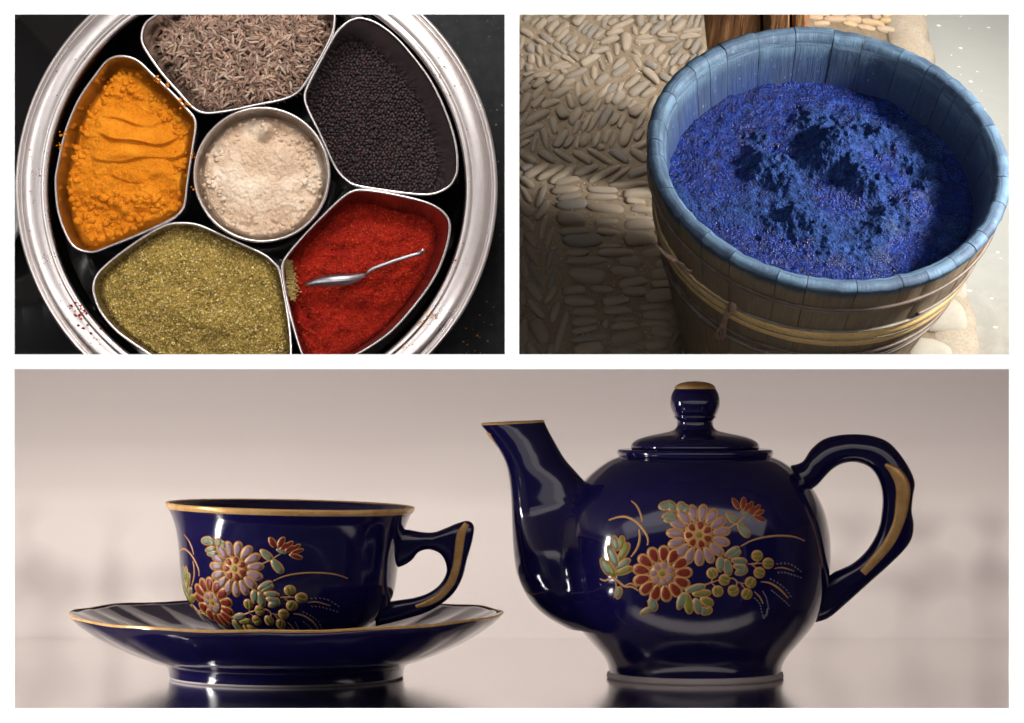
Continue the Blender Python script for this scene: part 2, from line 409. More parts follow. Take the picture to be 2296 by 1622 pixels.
# --- cumin
inn, cC = bowl('steel bowl of brown cumin seeds at the top of the tin', C_CUM, -.010, (.012, -.016), .15, .17)
def zc(x, y, s): return .03*(1-s*s)-.03*sm(.85, 1, s)+.006*fbm(x*12, y*12, 4, 3)
def cumin_template(bend=.0, n=6):
    L = []
    for i in range(7):
        t = -1+2*i/6; r = .21*(1-abs(t)**2.2)**.7+.012
        L.append([(t, r*math.cos(2*PI*j/n)*(1+.12*(j % 2)), r*math.sin(2*PI*j/n)+bend*t*t) for j in range(n)])
    return rings(L, cap0=True, cap1=True)
v, f = fill(inn, .086, lambda x, y, s: zc(x, y, s)-.006, 16)
heap = thing('cumin_seed_heap', 'heap of slim brown cumin seeds in the bowl at the top of the tin', 'spice seeds', MS @ Matrix.Translation((cC.x, cC.y, -.096)))
off = Vector((cC.x, cC.y, -.096)); NC = 2100
obj('seed_bed', [p-off for p in v], f, simple('cumin_bed', (.075, .045, .032), .9), heap, kind='stuff')  # bed darker than the seeds: gap shade put into the colour
X, Y, S = inside(inn(.080), NC, .99)
rot = rotmats(len(X), False, .30); sc = rng.uniform(.0125, .0185, len(X)); lay = rng.uniform(0, 1, len(X))
pos = np.array([(x-off.x, y-off.y, -.096+zc(x, y, s)+.001+.011*l-off.z) for x, y, s, l in zip(X, Y, S, lay)])
order = np.argsort(-(lay+.00*sc)); top = [i for i in order if (422-Y[i]/ks) > 34][:300]; topset = set(top); rest = [i for i in range(len(X)) if i not in topset]
tv, tf = cumin_template(.04)
base_c = np.array([[.26, .165, .12]]); cc = base_c*rng.uniform(.45, 1.7, (len(rest), 1))*rng.uniform(.93, 1.07, (len(rest), 3))
V, F, C = scatter(tv, tf, pos[rest], rot[rest], sc[rest][:, None], cc)
obj('cumin_seed_mass', V, F, MAT['cumin'], heap, cols=C, kind='stuff')
cm = [new_mesh('cumin_seed', *cumin_template(b), MAT['cumin1']) for b in (.0, .05, .10, -.05)]
for i in top:
    m = Matrix.Translation(pos[i]) @ Matrix(rot[i].tolist()).to_4x4() @ Matrix.Scale(sc[i], 4)
    link('cumin_seed', cm[i % 4], heap, m)

# --- mustard
inn, cM = bowl('steel bowl of tiny black mustard seeds at the right of the tin', C_MUS, -.012, (-.048, -.030), .15, .18)
def zm(x, y, s): return .012*(1-s*s)+.004*fbm(x*8, y*8, 2, 3)
v, f = fill(inn, .115, lambda x, y, s: zm(x, y, s)-.004, 14)
v = list(v)
obj('mustard_seed_bed', v, f, simple('mustard_bed', (.012, .007, .008), .9), mw=MS, kind='stuff', label='dark lower layer of the mustard seeds in the right bowl', cat='spice seeds')
L = inn(.113); pts = []
r0 = .0043
xs_ = [p.x for p in L]; ys_ = [p.y for p in L]; cen = sum(L, Vector((0, 0, 0)))/len(L)
angs = sorted((math.atan2(p.y-cen.y, p.x-cen.x), (p-cen).length) for p in L); A = np.array([a for a, _ in angs]); B = np.array([b for _, b in angs])
row = 0; y = min(ys_)
for layer in (0, 1):
    y = min(ys_)+layer*r0
    while y < max(ys_):
        x = min(xs_)+(row % 2)*r0+layer*r0*.7
        while x < max(xs_):
            px, py = x+random.gauss(0, r0*.34), y+random.gauss(0, r0*.34)
            rr = math.hypot(px-cen.x, py-cen.y); lim = np.interp(math.atan2(py-cen.y, px-cen.x), A, B, period=2*PI)
            if rr < lim*.985 and (layer == 0 or random.random() < .22): pts.append((px, py, -.127+zm(px, py, rr/lim)+layer*r0*1.1+random.gauss(0, r0*.15)))
            x += r0*2.05
        y += r0*1.8; row += 1
n = len(pts); g = rng.uniform(0, 1, n); cc = np.array([.030, .019, .021])[None]*(.6+1.3*g[:, None])
red = rng.uniform(0, 1, n) < .05; cc[red] = np.array([.065, .024, .022])
tv, tf = ico(1)
V, F, C = scatter(tv, tf, np.array(pts), np.tile(np.eye(3), (n, 1, 1)), rng.uniform(r0*.85, r0*1.15, n)[:, None], cc)
obj('mustard_seeds', V, F, MAT['mustard'], mw=MS, cols=C, kind='stuff', label='dense layer of tiny round black mustard seeds in the right bowl', cat='spice seeds')

# --- chilli
inn, cH = bowl('steel bowl of deep red chilli powder at the lower right of the tin', C_CHI, -.010, (-.034, -.016), .09, .17)
def zh(x, y, s): 
    return .040*(1-s*s)-.03*sm(.88, 1, s)+.022*fbm(x*8, y*8, 8, 6, .7)+.010*(.4-vor(x*36, y*36, 1))+.012*noise.noise(Vector((x*3+y*5, y*14, 2)))
v, f = fill(inn, .090, zh, 80)
obj('chilli_powder', v, f, MAT['chilli'], mw=MS, kind='stuff', label='coarse deep red chilli powder heaped in the lower right bowl', cat='spice powder')
def flakes(inn, d, zf, zc0, n, pal, smin, smax, shr=.97, flat=.35):
    X, Y, S = inside(inn(d), n, shr); m = len(X)
    pos = np.array([(x, y, zc0+zf(x, y, s)+random.uniform(-.001, .002)) for x, y, s in zip(X, Y, S)])
    pal = np.array(pal); cc = pal[rng.integers(0, len(pal), m)]*rng.uniform(.7, 1.3, (m, 1))
    tv = [(-1, -.5, 0), (.2, -.8, .3), (1, .1, 0), (.3, .7, .35), (-.7, .6, .1), (0, 0, -.5)]
    tf = [(0, 1, 4), (1, 3, 4), (1, 2, 3), (0, 5, 1), (1, 5, 2), (2, 5, 3), (3, 5, 4), (4, 5, 0)]
    return scatter(tv, tf, pos, rotmats(m), (rng.uniform(smin, smax, m)**1)[:, None]*np.array([[1, 1, .8]]), cc)
V, F, C = flakes(inn, .088, zh, -.100, 9000, [(.33, .015, .006), (.42, .025, .008), (.24, .010, .005), (.30, .012, .006), (.5, .06, .012), (.36, .018, .006)], .0013, .0028)
obj('chilli_flakes', V, F, MAT['grain'], mw=MS, cols=C, smooth=False, kind='stuff', label='loose red and orange chilli flakes over the chilli powder', cat='spice flakes')
P = []; 
for q in range(420):
    t = random.random(); u = 645+random.gauss(0, 6)+14*t; w = 585+85*t+random.gauss(0, 4)
    p = spz(u, w, -.08); P.append((p.x, p.y, -.079+random.uniform(0, .006)+.02*t))
cc = np.array([(.42, .31, .11)])*rng.uniform(.7, 1.25, (len(P), 1))
V, F, C = scatter(ico(1)[0], ico(1)[1], P, rotmats(len(P)), rng.uniform(.0015, .0034, len(P))[:, None]*np.array([[1.2, .8, .8]]), cc)
obj('coriander_spill', V, F, MAT['grain'], mw=MS, cols=C, smooth=False, kind='stuff', label='small spill of tan ground coriander on the left edge of the chilli powder', cat='spilled spice')

# --- coriander
inn, cK = bowl('steel bowl of olive green ground coriander at the bottom of the tin', C_COR, -.012, (.006, .0), .07, .17)
def zk(x, y, s): return .034*(1-s*s)-.02*sm(.93, 1, s)+.018*fbm(x*8, y*8, 3, 6, .7)+.007*(.4-vor(x*45, y*45, 1))+.012*(math.exp(-((x/ks+575-475)**2+(422-y/ks-722)**2)/500))
v, f = fill(inn, .046, zk, 80)
obj('coriander_powder', v, f, MAT['coriander'], mw=MS, kind='stuff', label='coarse olive green ground coriander filling the bottom bowl', cat='spice powder')
V, F, C = flakes(inn, .044, zk, -.058, 15000, [(.46, .33, .09), (.34, .24, .055), (.55, .41, .14), (.22, .15, .035), (.40, .31, .06), (.68, .55, .27)], .0013, .0036, .99)
obj('coriander_husks', V, F, MAT['grain'], mw=MS, cols=C, smooth=False, kind='stuff', label='crushed yellow green coriander husks over the bottom bowl', cat='spice flakes')

# --- centre flour bowl
inn, cF = bowl('round steel bowl of pale cream flour in the middle of the tin', C_CEN, .006, (-.010, -.014), .09, .185)
def zf(x, y, s):
    u = x/ks+575; w = 422-y/ks
    z = .022*(1-s*s)-.03*sm(.90, 1, s)+.008*fbm(x*14, y*14, 6, 6)
    rim_ = sm(.55, .85, s); z += rim_*.010*(.42-vor(x*38, y*38, 2))+.004*(.4-vor(x*95, y*95, 2))
    z += .045*math.exp(-((u-597)**2+(w-290)**2)/170)+.02*math.exp(-((u-590)**2+(w-303)**2)/130); return z
v, f = fill(inn, .058, zf, 90)
obj('flour', v, f, MAT['flour'], mw=MS, kind='stuff', label='clumpy pale cream flour in the round middle bowl', cat='spice powder')
X, Y, S = inside(inn(.055), 500, .95); P = []; SC = []
for x, y, s in zip(X, Y, S):
    if s > .66 and len(P) < 170:
        r = random.uniform(.0025, .0075); P.append((x, y, -.052+zf(x, y, s)+r*.2)); SC.append((r, r*.9, r*.8))
V, F, _ = scatter(lump(iv, 8), if_, P, rotmats(len(P)), SC)
obj('flour_clump', V, F, MAT['flour'], mw=MS, kind='stuff', label='small pale flour clumps round the edge of the middle bowl', cat='spice powder')

# --- spoon lying on the chilli
spn = thing('spoon', 'small steel spoon lying bowl down across the red chilli powder', 'spoon', MS @ Matrix.Translation(spz(800, 620, -.05)))
b0 = spz(800, 620, -.05)
def spl(p, q, z): 
    u = (820+p/2.87)*.70343; w = (580+q/2.87)*.70343; return spz(u, w, z)-b0
ax = [(432, 945), (470, 935), (540, 920), (640, 908), (740, 900), (840, 892), (920, 875), (975, 855), (1005, 840)]
hw = [2, 22, 38, 50, 54, 50, 38, 18, 9]
L = []; n = 20
for (p, q), h in zip(ax, hw):
    c = spl(p, q, -.046+.014*(1-abs(p-720)/300)); w = h/4.08*ks*1.05
    L.append([c+Vector((-.12*w*math.cos(a), w*math.cos(a), 1.15*w*math.sin(a)*(1 if math.sin(a) > 0 else .15))) for a in [2*PI*j/n for j in range(n)]])
v, f = rings(L, cap0=True, cap1=True); obj('spoon_bowl', v, f, MAT['steel_spoon'], spn)
hp = [(985, 852, -.036), (1015, 830, -.030), (1040, 805, -.027), (1100, 780, -.026), (1250, 725, -.024), (1400, 678, -.022), (1478, 656, -.022), (1500, 640, -.018), (1525, 622, -.014)]
hpts = catmull([spl(*p) for p in hp], 30, False)
v, f = tube(hpts, [.0035 if i < 3 else .0050 for i in range(30)], 10, up=Vector((0, 0, 1)), ry=.0032); obj('handle', v, f, MAT['steel_spoon'], spn)

# --- spilled grains on the tin rim and the counter
def spill(name, label, spots, mat, cols, h=None, rmax=.004):
    P = []; SC = []
    for (u, w, n, su, sv) in spots:
        for q in range(n):
            uu, ww = u+random.gauss(0, su), w+random.gauss(0, sv); d = math.hypot(uu-575, ww-422)
            z = .013 if 468 < d < 541 else tin_floor-.010
            if d <= 468: continue
            p = spz(uu, ww, z); r = random.uniform(.0008, rmax); P.append(tuple(p)); SC.append((r*1.3, r, r*.5))
    n = len(P); pal = np.array(cols); cc = pal[rng.integers(0, len(pal), n)]
    V, F, C = scatter(lump(ico(1)[0], 2, .6), ico(1)[1], P, rotmats(n), SC, cc)
    obj(name, V, F, mat, mw=MS, cols=C, smooth=False, kind='stuff', label=label, cat='spilled spice')
spill('spilled_chilli', 'red chilli flecks scattered on the lower left rim of the tin', [(165, 690, 14, 9, 8), (180, 705, 14, 10, 8), (200, 738, 8, 12, 10), (1005, 560, 10, 14, 22), (990, 600, 8, 20, 20)], MAT['grain'], [(.35, .02, .012), (.22, .015, .01)], rmax=.0042)
spill('spilled_turmeric', 'orange turmeric dust specks on the lower right rim of the tin', [(968, 705, 26, 10, 8), (940, 728, 12, 12, 6), (915, 770, 10, 8, 6), (1060, 770, 14, 20, 20), (1085, 700, 5, 15, 40), (205, 770, 10, 12, 10), (70, 420, 8, 6, 60)], MAT['grain'], [(.6, .24, .02), (.45, .2, .04)], rmax=.0026)
spill('spilled_seed_specks', 'tiny dark specks of spice dotted around the tin rim', [(985, 200, 26, 22, 40), (1010, 330, 12, 30, 80), (180, 620, 14, 30, 60), (240, 745, 18, 30, 22), (160, 130, 8, 50, 40), (1000, 590, 24, 20, 40)], MAT['grain'], [(.05, .025, .02), (.09, .04, .02)], rmax=.0021)

# --- dark plastic lid and a glass jar by the left of the tin
lid = thing('smoked_lid', 'dark smoked round lid overlapping the counter at the top left of the tin', 'lid', MS @ Matrix.Translation(spz(10, 0, tin_floor)))
prof = [(1, .05), (60*k, .05), (150*k, .045), (196*k, .03), (206*k, .01), (206*k, -.005)]
v, f = lathe(prof, 96); obj('dome', v, f, MAT['black_plastic'], lid)
v, f = lathe([(204*k, .008), (210*k, .012), (214*k, .008), (212*k, -.004), (206*k, -.006)], 96); obj('lid_edge', v, f, simple('smoked_edge', (.16, .16, .17), .2), lid)
gm = NT('clear_glass'); gm.set(base=(.55, .57, .58), rough=.25, trans=.3, ior=1.45)
jar = thing('glass_jar', 'rounded clear glass jar beside the lower left of the tin', 'jar', MS @ Matrix.Translation(spz(-62, 470, tin_floor)))
v, f = lathe([(20*k, .04), (70*k, .045), (100*k, .05), (128*k, .08), (136*k, .12), (132*k, .135), (124*k, .13), (116*k, .09), (90*k, .06), (20*k, .05)], 96); obj('jar_wall', v, f, gm.m, jar)
v, f = lathe([(.5*k, .02), (100*k, .02), (118*k, .04), (112*k, .07), (.5*k, .08)], 64); obj('jar_content', v, f, simple('pale_salt', (.42, .43, .44), .7), jar)


# ================================================================== DYE VAT
VR = (1860, 343); yv = 3.3; kv = (D+yv)/D
MV = Matrix.Translation(W(*VR, yv)) @ Matrix.Rotation(R(7.6), 4, 'Y') @ Matrix.Rotation(R(49.0), 4, 'X') @ Matrix.Scale(kv, 4)
MVi = MV.inverted(); H = .72; CAM = Vector((0, -D, 0))
def vpix(u, v, z):                       # where the sight line through that spot meets the level z of the yard
    a = MVi @ CAM; b = MVi @ W(u, v, 0); t = (z-a.z)/(b.z-a.z); return a+(b-a)*t
def wood(name, blue=False):
    t = NT(name); p = t.attr('P', 'Vector'); mp = t.n('ShaderNodeMapping'); t.l(p, mp.inputs[0]); mp.inputs['Scale'].default_value = (1, .06, 1)
    g = t.noise(mp.outputs[0], 160, 6, .7); g2 = t.noise(mp.outputs[0], 26, 4, .6); big = t.noise(p, 9, 5, .6); sp = t.noise(p, 60, 4, .7)
    br = t.ramp(g, [(.25, (.09, .06, .035)), (.5, (.27, .19, .115)), (.75, (.45, .345, .22))])
    br = t.mix(t.ramp(g2, [(.3, 0.), (.65, .75)]), br, (.25, .215, .16)); br = t.mix(t.ramp(big, [(.45, 0.), (.75, .45)]), br, (.09, .11, .10))
    c = t.attr('Col'); amt = t.sep(c, 0); dep = t.sep(c, 1)
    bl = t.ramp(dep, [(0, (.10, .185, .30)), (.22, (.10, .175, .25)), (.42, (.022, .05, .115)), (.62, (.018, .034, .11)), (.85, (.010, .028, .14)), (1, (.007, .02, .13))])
    bl = t.mix(t.ramp(g, [(.3, 0.), (.62, .45)]), bl, (.15, .24, .31), 'MIX'); bl = t.mix(t.math('MULTIPLY', dep, .80), bl, (.006, .020, .11))  # dye stain, deepened further down: shade inside the vat put into the colour
    bl = t.mix(t.ramp(big, [(.40, 0.), (.60, .8)]), bl, (.03, .05, .10)); bl = t.mix(t.ramp(sp, [(.62, 0.), (.72, .5)]), bl, (.36, .46, .54))
    m = t.math('ADD', amt, t.math('MULTIPLY', t.math('SUBTRACT', big, .5), .9)); m = t.ramp(m, [(.3, 0.), (.6, 1.)])
    t.set(base=t.mix(m, br, bl), rough=t.math('ADD', t.math('MULTIPLY', g, .3), .42), spec=.35)
    n = t.bump(g, .55, .006); t.bump(sp, .35, .004, n); return t.m
MAT['stave'] = wood('dyed_wood')
def rout(d): return .412-.20*d-.07*d*d
def add_P(o, P):
    a = o.data.attributes.new('P', 'FLOAT_VECTOR', 'POINT'); a.data.foreach_set('vector', np.array(P, dtype=np.float32).ravel())
base_v = Matrix.Translation((0, 0, -H))
vat = thing('dye_vat', 'large round wooden vat with blue stained rim holding foaming indigo dye', 'vat', MV @ base_v)
NS = 32; a0 = 0; angs_ = rng.uniform(.55, 1.45, NS); angs_ = np.cumsum(angs_)/angs_.sum()*2*PI
TH = .037
for i in range(NS):
    a = angs_[i-1] if i else 0; b = angs_[i]; gap = .0018/.41; a += gap/2; b -= gap/2
    dz = random.uniform(-.0012, .0012); dr = random.uniform(-.0008, .0008); na = 6
    pr = []                                # (r, z, blue, depth)
    for d in (.72, .5, .3, .15, .08, .05, .03, .016): pr.append((rout(d)+dr, -d, max(0.05, .75-(d-.016)/.05), .1))
    for q in range(7):
        an = -PI*.0+PI*q/6; c = rout(0)-TH/2
        pr.append((c+dr+(TH/2)*math.cos(an), -.014+.014*math.sin(an)+dz, 1.2, .05))
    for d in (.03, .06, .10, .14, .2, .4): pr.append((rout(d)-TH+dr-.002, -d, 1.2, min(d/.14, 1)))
    V = []; F = []; P = []; C = []; m = len(pr)
    for j in range(na+1):
        th = a+(b-a)*j/na; ed = .0007 if j in (0, na) else 0
        for r, z, bl, de in pr:
            w = 1 if r > .3 else 1; rr = r-ed*(1 if z > -.02 or r > rout(-z)-TH/2 else -1)
            rr += .0022*noise.noise(Vector((th*20, z*12, 5)))+.0010*noise.noise(Vector((th*90, z*30, 5))); zz = z+((.0030*noise.noise(Vector((th*14, r*30, 3)))+.0012*noise.noise(Vector((th*60, r*60, 3)))) if z > -.03 else 0)
            V.append((rr*math.cos(th), rr*math.sin(th), zz+H)); P.append((th*.4+.004*i, (-z)*1.0+(.5 if r < rout(-z)-TH*.6 else 0)+(r if z > -.016 else 0), i*7.3)); C.append((bl, de, 0))
    for j in range(na):
        for q in range(m-1): x = j*m+q; F.append((x, x+m, x+m+1, x+1))
    for st_, fl in ((0, 0), (na*m, 1)):
        n0 = len(V); V += V[st_:st_+m]; P += P[st_:st_+m]; C += C[st_:st_+m]; q = tuple(range(n0, n0+m)); F.append(q[::-1] if fl else q)
    o = obj('stave', V, F, MAT['stave'], vat, cols=np.array(C)); add_P(o, P)
v, f = lathe([(.5*.001, -.40+H), (.30, -.40+H), (.30, -.44+H), (.0005, -.44+H)], 48); obj('floor_board', v, f, MAT['stave'], vat)
def hoop(name, d, w, t, mat, wob=0, ph=0, n=150, rnd=True, a=0, b=2*PI, tilt=0):
    loops = []
    for j in range(n):
        th = a+(b-a)*j/(n if b-a > 6.2 else n-1); dd = d+tilt*math.cos(th-ph)+wob*math.sin(3*th+ph)+.0012*noise.noise(Vector((th*6, d*50, 0)))
        ce = Vector((math.cos(th), math.sin(th), 0)); l = []
        for q in range(8):
            an = 2*PI*q/8; x = math.cos(an); z = math.sin(an)
            if not rnd: x = math.copysign(abs(x)**.4, x); z = math.copysign(abs(z)**.4, z)
            l.append(ce*(rout(dd)+t*.8+t*x)+Vector((0, 0, H-dd+w*z)))
        loops.append(l)
    full = b-a > 6.2
    if full: loops.append(loops[0])
    v, f = rings(loops, cap0=not full, cap1=not full); return obj(name, v, f, mat, vat)
def strap(name, c1, c2, dark, sc=30):
    t = NT(name); co = t.coord(); a = t.noise(co, sc, 5, .7); b = t.noise(co, 140, 3)
    c = t.mix(t.ramp(a, [(.4, 0.), (.65, 1.)]), c1, c2); c = t.mix(t.ramp(b, [(.58, 0.), (.75, .8)]), c, dark); t.set(base=c, rough=.5); t.bump(b, .4, .003); return t.m
MAT['rattan'] = strap('dark_rattan', (.10, .065, .045), (.16, .12, .10), (.03, .045, .08)); MAT['bamboo'] = strap('yellow_bamboo', (.90, .64, .27), (.76, .50, .19), (.42, .30, .18), 12)
MAT['rattan_grey'] = strap('grey_rattan', (.19, .16, .13), (.27, .25, .22), (.06, .05, .05))
hoop('hoop', .083, .0048, .0045, MAT['rattan'], .002, 1.0); hoop('hoop', .0905, .0022, .004, MAT['rattan_grey'], .002, 1.0)
hoop('bamboo_band', .203, .0140, .0030, MAT['bamboo'], .001, .5, rnd=False, tilt=.006); hoop('hoop', .188, .0026, .004, MAT['rattan_grey'], .003, 2.2, tilt=.008)
hoop('bamboo_band', .228, .0105, .0034, MAT['bamboo'], .004, 3.0, rnd=False, tilt=-.010); hoop('hoop', .214, .0022, .0052, MAT['rattan_grey'], .003, 2.9, tilt=-.004)
hoop('hoop', .300, .0045, .0045, MAT['rattan'], .004, 1.4, tilt=.012); hoop('hoop', .314, .0050, .0035, MAT['rattan_grey'], .003, .4, tilt=-.008); hoop('hoop', .325, .003, .004, MAT['rattan'], .003, 2.4)
hoop('hoop', .145, .0035, .0045, MAT['rattan'], 0, 0, 50, a=R(-52), b=R(8), tilt=.03)
def onwall(u, v, off=.004):              # where that sight line meets the outside of the vat
    a = MVi @ CAM; b = MVi @ W(u, v, 0); dr = (b-a).normalized(); lo = (Vector((0, 0, -.3))-a).length-.75; t = lo
    for q in range(4000):
        p = a+dr*t
        if math.hypot(p.x, p.y) < rout(min(max(-p.z, 0), .72))+off and p.z < .02: break
        t += .0006
    return p+Vector((0, 0, H))
raf = strap('raffia', (.42, .27, .22), (.55, .40, .30), (.16, .10, .08), 60)
def cr(p, q): return ((1640+p/2.87)*.70343, (580+q/2.87)*.70343)
parts = []
for q in range(11):
    o_ = random.gauss(0, 1)
    pts = [(1990+10*o_, 1110), (1960+14*o_, 1180), (1925+16*o_+random.gauss(0, 8), 1290), (1900+20*o_+random.gauss(0, 14), 1380), (1895+28*o_, 1440+random.gauss(0, 12))]
    parts.append(tube(catmull([onwall(*cr(*p), .010) for p in pts], 12, False), .0016, 5))
for q in range(8): 
    y0 = 1110+q*11; parts.append(tube([onwall(*cr(1955, y0+4), .012), onwall(*cr(1985, y0-4), .015), onwall(*cr(2030, y0+14), .012)], .0016, 5))
v, f = join(parts); obj('raffia_tie', v, f, raf, vat)
parts = []
for q in range(9):
    g_ = lambda s_: random.gauss(0, s_)
    pts = [(1300+g_(8), 585+g_(10)), (1370+g_(6), 650+g_(8)), (1460+g_(6), 710+g_(8)), (1530+g_(12), 760+g_(14)), (1560+g_(14), 790+g_(14)), (1610+g_(8), 825+g_(8))]
    parts.append(tube(catmull([onwall(*cr(*p), .011) if p[0] > 1490 else vpix(*cr(*p), -.16)+Vector((0, 0, H)) for p in pts], 14, False), .0017, 5))
v, f = join(parts); obj('raffia_tie', v, f, raf, vat)

# --- the foaming dye
LV = -.125
def foam_mat():
    t = NT('indigo_foam'); co = t.coord(); b1 = t.vor(co, 190); b2 = t.vor(co, 420); n1 = t.noise(co, 60, 6, .75); n2 = t.noise(co, 14, 5, .65)
    dry = t.ramp(t.math('ADD', t.sep(t.attr(), 0), t.math('MULTIPLY', t.math('SUBTRACT', n1, .5), .9)), [(.32, 0.), (.55, 1.)])
    wet = t.mix(t.ramp(n1, [(.38, 0.), (.62, 1.)]), (.002, .009, .070), (.006, .035, .27)); dr = t.mix(t.ramp(n1, [(.4, 0.), (.65, 1.)]), (.010, .026, .10), (.038, .088, .31))
    c = t.mix(dry, wet, dr); c = t.mix(t.math('MULTIPLY', t.ramp(t.sep(t.attr(), 1), [(.3, 0.), (.8, 1.)]), t.ramp(n1, [(.40, 0.), (.6, .8)])), c, (.09, .10, .085))
    t.set(base=c, rough=t.mix(dry, .27, .85), spec=t.mix(dry, .38, .1))
    n = t.bump(b1, .9, .010); n = t.bump(b2, .7, .005, n); t.bump(n1, .5, .008, n); return t.m
MAT['foam'] = foam_mat()
mounds = [(1868, 350, 62, .085, 1), (1905, 395, 55, .05, 1), (1725, 380, 48, .055, 1), (1765, 425, 30, .03, 1), (1790, 505, 50, .045, 1), (1960, 420, 40, .03, .9), (1990, 500, 50, .03, .5), (2050, 460, 40, .035, .2), (1950, 315, 60, .018, .7), (1840, 290, 70, .012, .6), (2060, 380, 60, .012, .6), (1850, 560, 40, .02, .6), (1940, 555, 40, .015, .3), (1700, 320, 40, .01, .4)]
ml = [(vpix(u, v, LV), s_/1000, h_, dr_) for u, v, s_, h_, dr_ in mounds]
br_ = [(vpix(u, v, LV), s_/1000) for u, v, s_ in ((2070, 450, 45), (2000, 520, 40), (1975, 580, 45), (1740, 372, 18), (1885, 300, 22), (1880, 590, 30))]
Rf = rout(-LV)-TH-.001
V = [(0, 0, LV)]; C = [(0, 0, 0)]; nr, nt = 150, 420; F = []
def foam(x, y):
    z = 0; dry = 0
    wx = x+.02*noise.noise(Vector((x*14, y*14, 1))); wy = y+.02*noise.noise(Vector((x*14, y*14, 9)))
    for c, s_, h_, d_ in ml:
        g = math.exp(-(((wx-c.x)**2+((wy-c.y)*.95)**2)/(s_*s_))**1.3); z += .72*h_*g; dry = max(dry, d_*g)
    l = noise.fractal(Vector((x*17, y*17, 2)), .7, 2.1, 6)
    bill = 1-abs(noise.noise(Vector((x*30, y*30, 4)))); v1 = .42-vor(x*26, y*26, 3); v2 = .4-vor(x*70, y*70, 3)
    z += (.006+.020*dry)*l+(.004+.020*dry)*v1+(.003+.005*dry)*v2+.004*(bill-.6)
    pit = sm(.25, .6, noise.noise(Vector((x*38, y*38, 12)))); z -= .012*pit*(.3+dry)
    br = 0
    for c, s_ in br_: br = max(br, math.exp(-((x-c.x)**2+(y-c.y)**2)/(s_*s_)))
    return z, min(dry*1.05+.30*max(l, 0)+.55*sm(-.05, .35, noise.noise(Vector((x*6, y*6, 31))))*.7+.05, 1), br*.6
for i in range(1, nr+1):
    r = Rf*(i/nr)**.9
    for j in range(nt):
        th = 2*PI*j/nt; x = r*math.cos(th); y = r*math.sin(th); z, d_, b_ = foam(x, y); V.append((x, y, LV+z)); C.append((d_, b_, 0))
F = [(0, 1+j, 1+(j+1) % nt) for j in range(nt)]
for i in range(nr-1):
    for j in range(nt): a = 1+i*nt+j; b = 1+i*nt+(j+1) % nt; F.append((a, a+nt, b+nt, b))
obj('indigo_foam', V, F, MAT['foam'], mw=MV, cols=np.array(C), kind='stuff', label='thick bubbling indigo blue dye foam heaped inside the wooden vat', cat='dye')

# --- yard floor, pebble paving, ledge, water
def ground_mat(name, c1, c2, c3, sc=1):
    t = NT(name); co = t.coord(); a = t.noise(co, 5*sc, 6, .65); b = t.noise(co, 70*sc, 5, .7); v_ = t.ramp(t.vor(co, 60), [(.02, 1.), (.07, 0.)])
    c = t.mix(t.ramp(a, [(.35, 0.), (.65, 1.)]), c1, c2); c = t.mix(t.ramp(b, [(.45, 0.), (.7, .7)]), c, c3)
    t.set(base=c, rough=.92, spec=.15); t.bump(b, .5, .006); return t.m
MAT['earth'] = ground_mat('packed_earth', (.19, .145, .10), (.24, .19, .135), (.12, .09, .065))
MAT['mortar'] = ground_mat('pale_mortar', (.35, .29, .225), (.42, .37, .30), (.24, .20, .155), 2)
def stone_mat(name, a, b, c_):
    t = NT(name); co = t.coord(True); n1 = t.noise(co, 2.2, 5, .6); n2 = t.noise(co, 14, 5, .7); oi = t.n('ShaderNodeObjectInfo').outputs['Random']
    c = t.ramp(oi, [(0, a), (.35, b), (.6, a), (.8, c_), (1, b)]); c = t.mix(t.ramp(n1, [(.4, 0.), (.7, .45)]), c, (.26, .19, .13)); c = t.mix(t.ramp(n2, [(.55, 0.), (.8, .4)]), c, (.15, .12, .10))
    t.set(base=c, rough=.72, spec=.3); t.bump(n2, .25, .03); return t.m
MAT['cobble'] = stone_mat('river_pebble', (.24, .20, .155), (.295, .245, .19), (.18, .168, .155))
MAT['flag'] = stone_mat('sunlit_stone', (.50, .34, .22), (.46, .36, .26), (.56, .40, .2))  # paler, warmer copy of the paving stone: sunlight put into the colour
edge = [vpix(u, v, -H) for u, v in ((2050, -60), (2062, 32), (2072, 80), (2085, 115), (2098, 200), (2125, 400), (2150, 560), (2166, 665), (2176, 730), (2180, 800), (2186, 860))]
edge.sort(key=lambda p: p.y)
ey = [p.y for p in edge]; ex = [p.x for p in edge]
def xedge(y): return float(np.interp(y, ey, ex))+.010*noise.noise(Vector((y*18, 3, 0)))+.02*noise.noise(Vector((y*5, 3, 0)))
x0 = -1.25; y0 = -.62; y1 = max(ey)+.15; gx, gy = 150, 170
V = []; F = []
for j in range(gy+1):
    y = y0+(y1-y0)*j/gy; xe = xedge(y)
    for i in range(gx+4):
        t = min(i/gx, 1); x = x0+(xe-x0)*t; z = -H+.005*fbm(x*9, y*9, 1)+.002*fbm(x*40, y*40, 2)
        if i > gx: q = i-gx; x = xe+.012*q*.7+.01*noise.noise(Vector((x*20, y*20, q))); z = -H-.03*q**1.4
        V.append((x, y, z))
w = gx+4
for j in range(gy):
    for i in range(w-1): a = j*w+i; F.append((a, a+1, a+1+w, a+w))
ground = obj('ground', V, F, MAT['earth'], mw=MV, kind='structure')
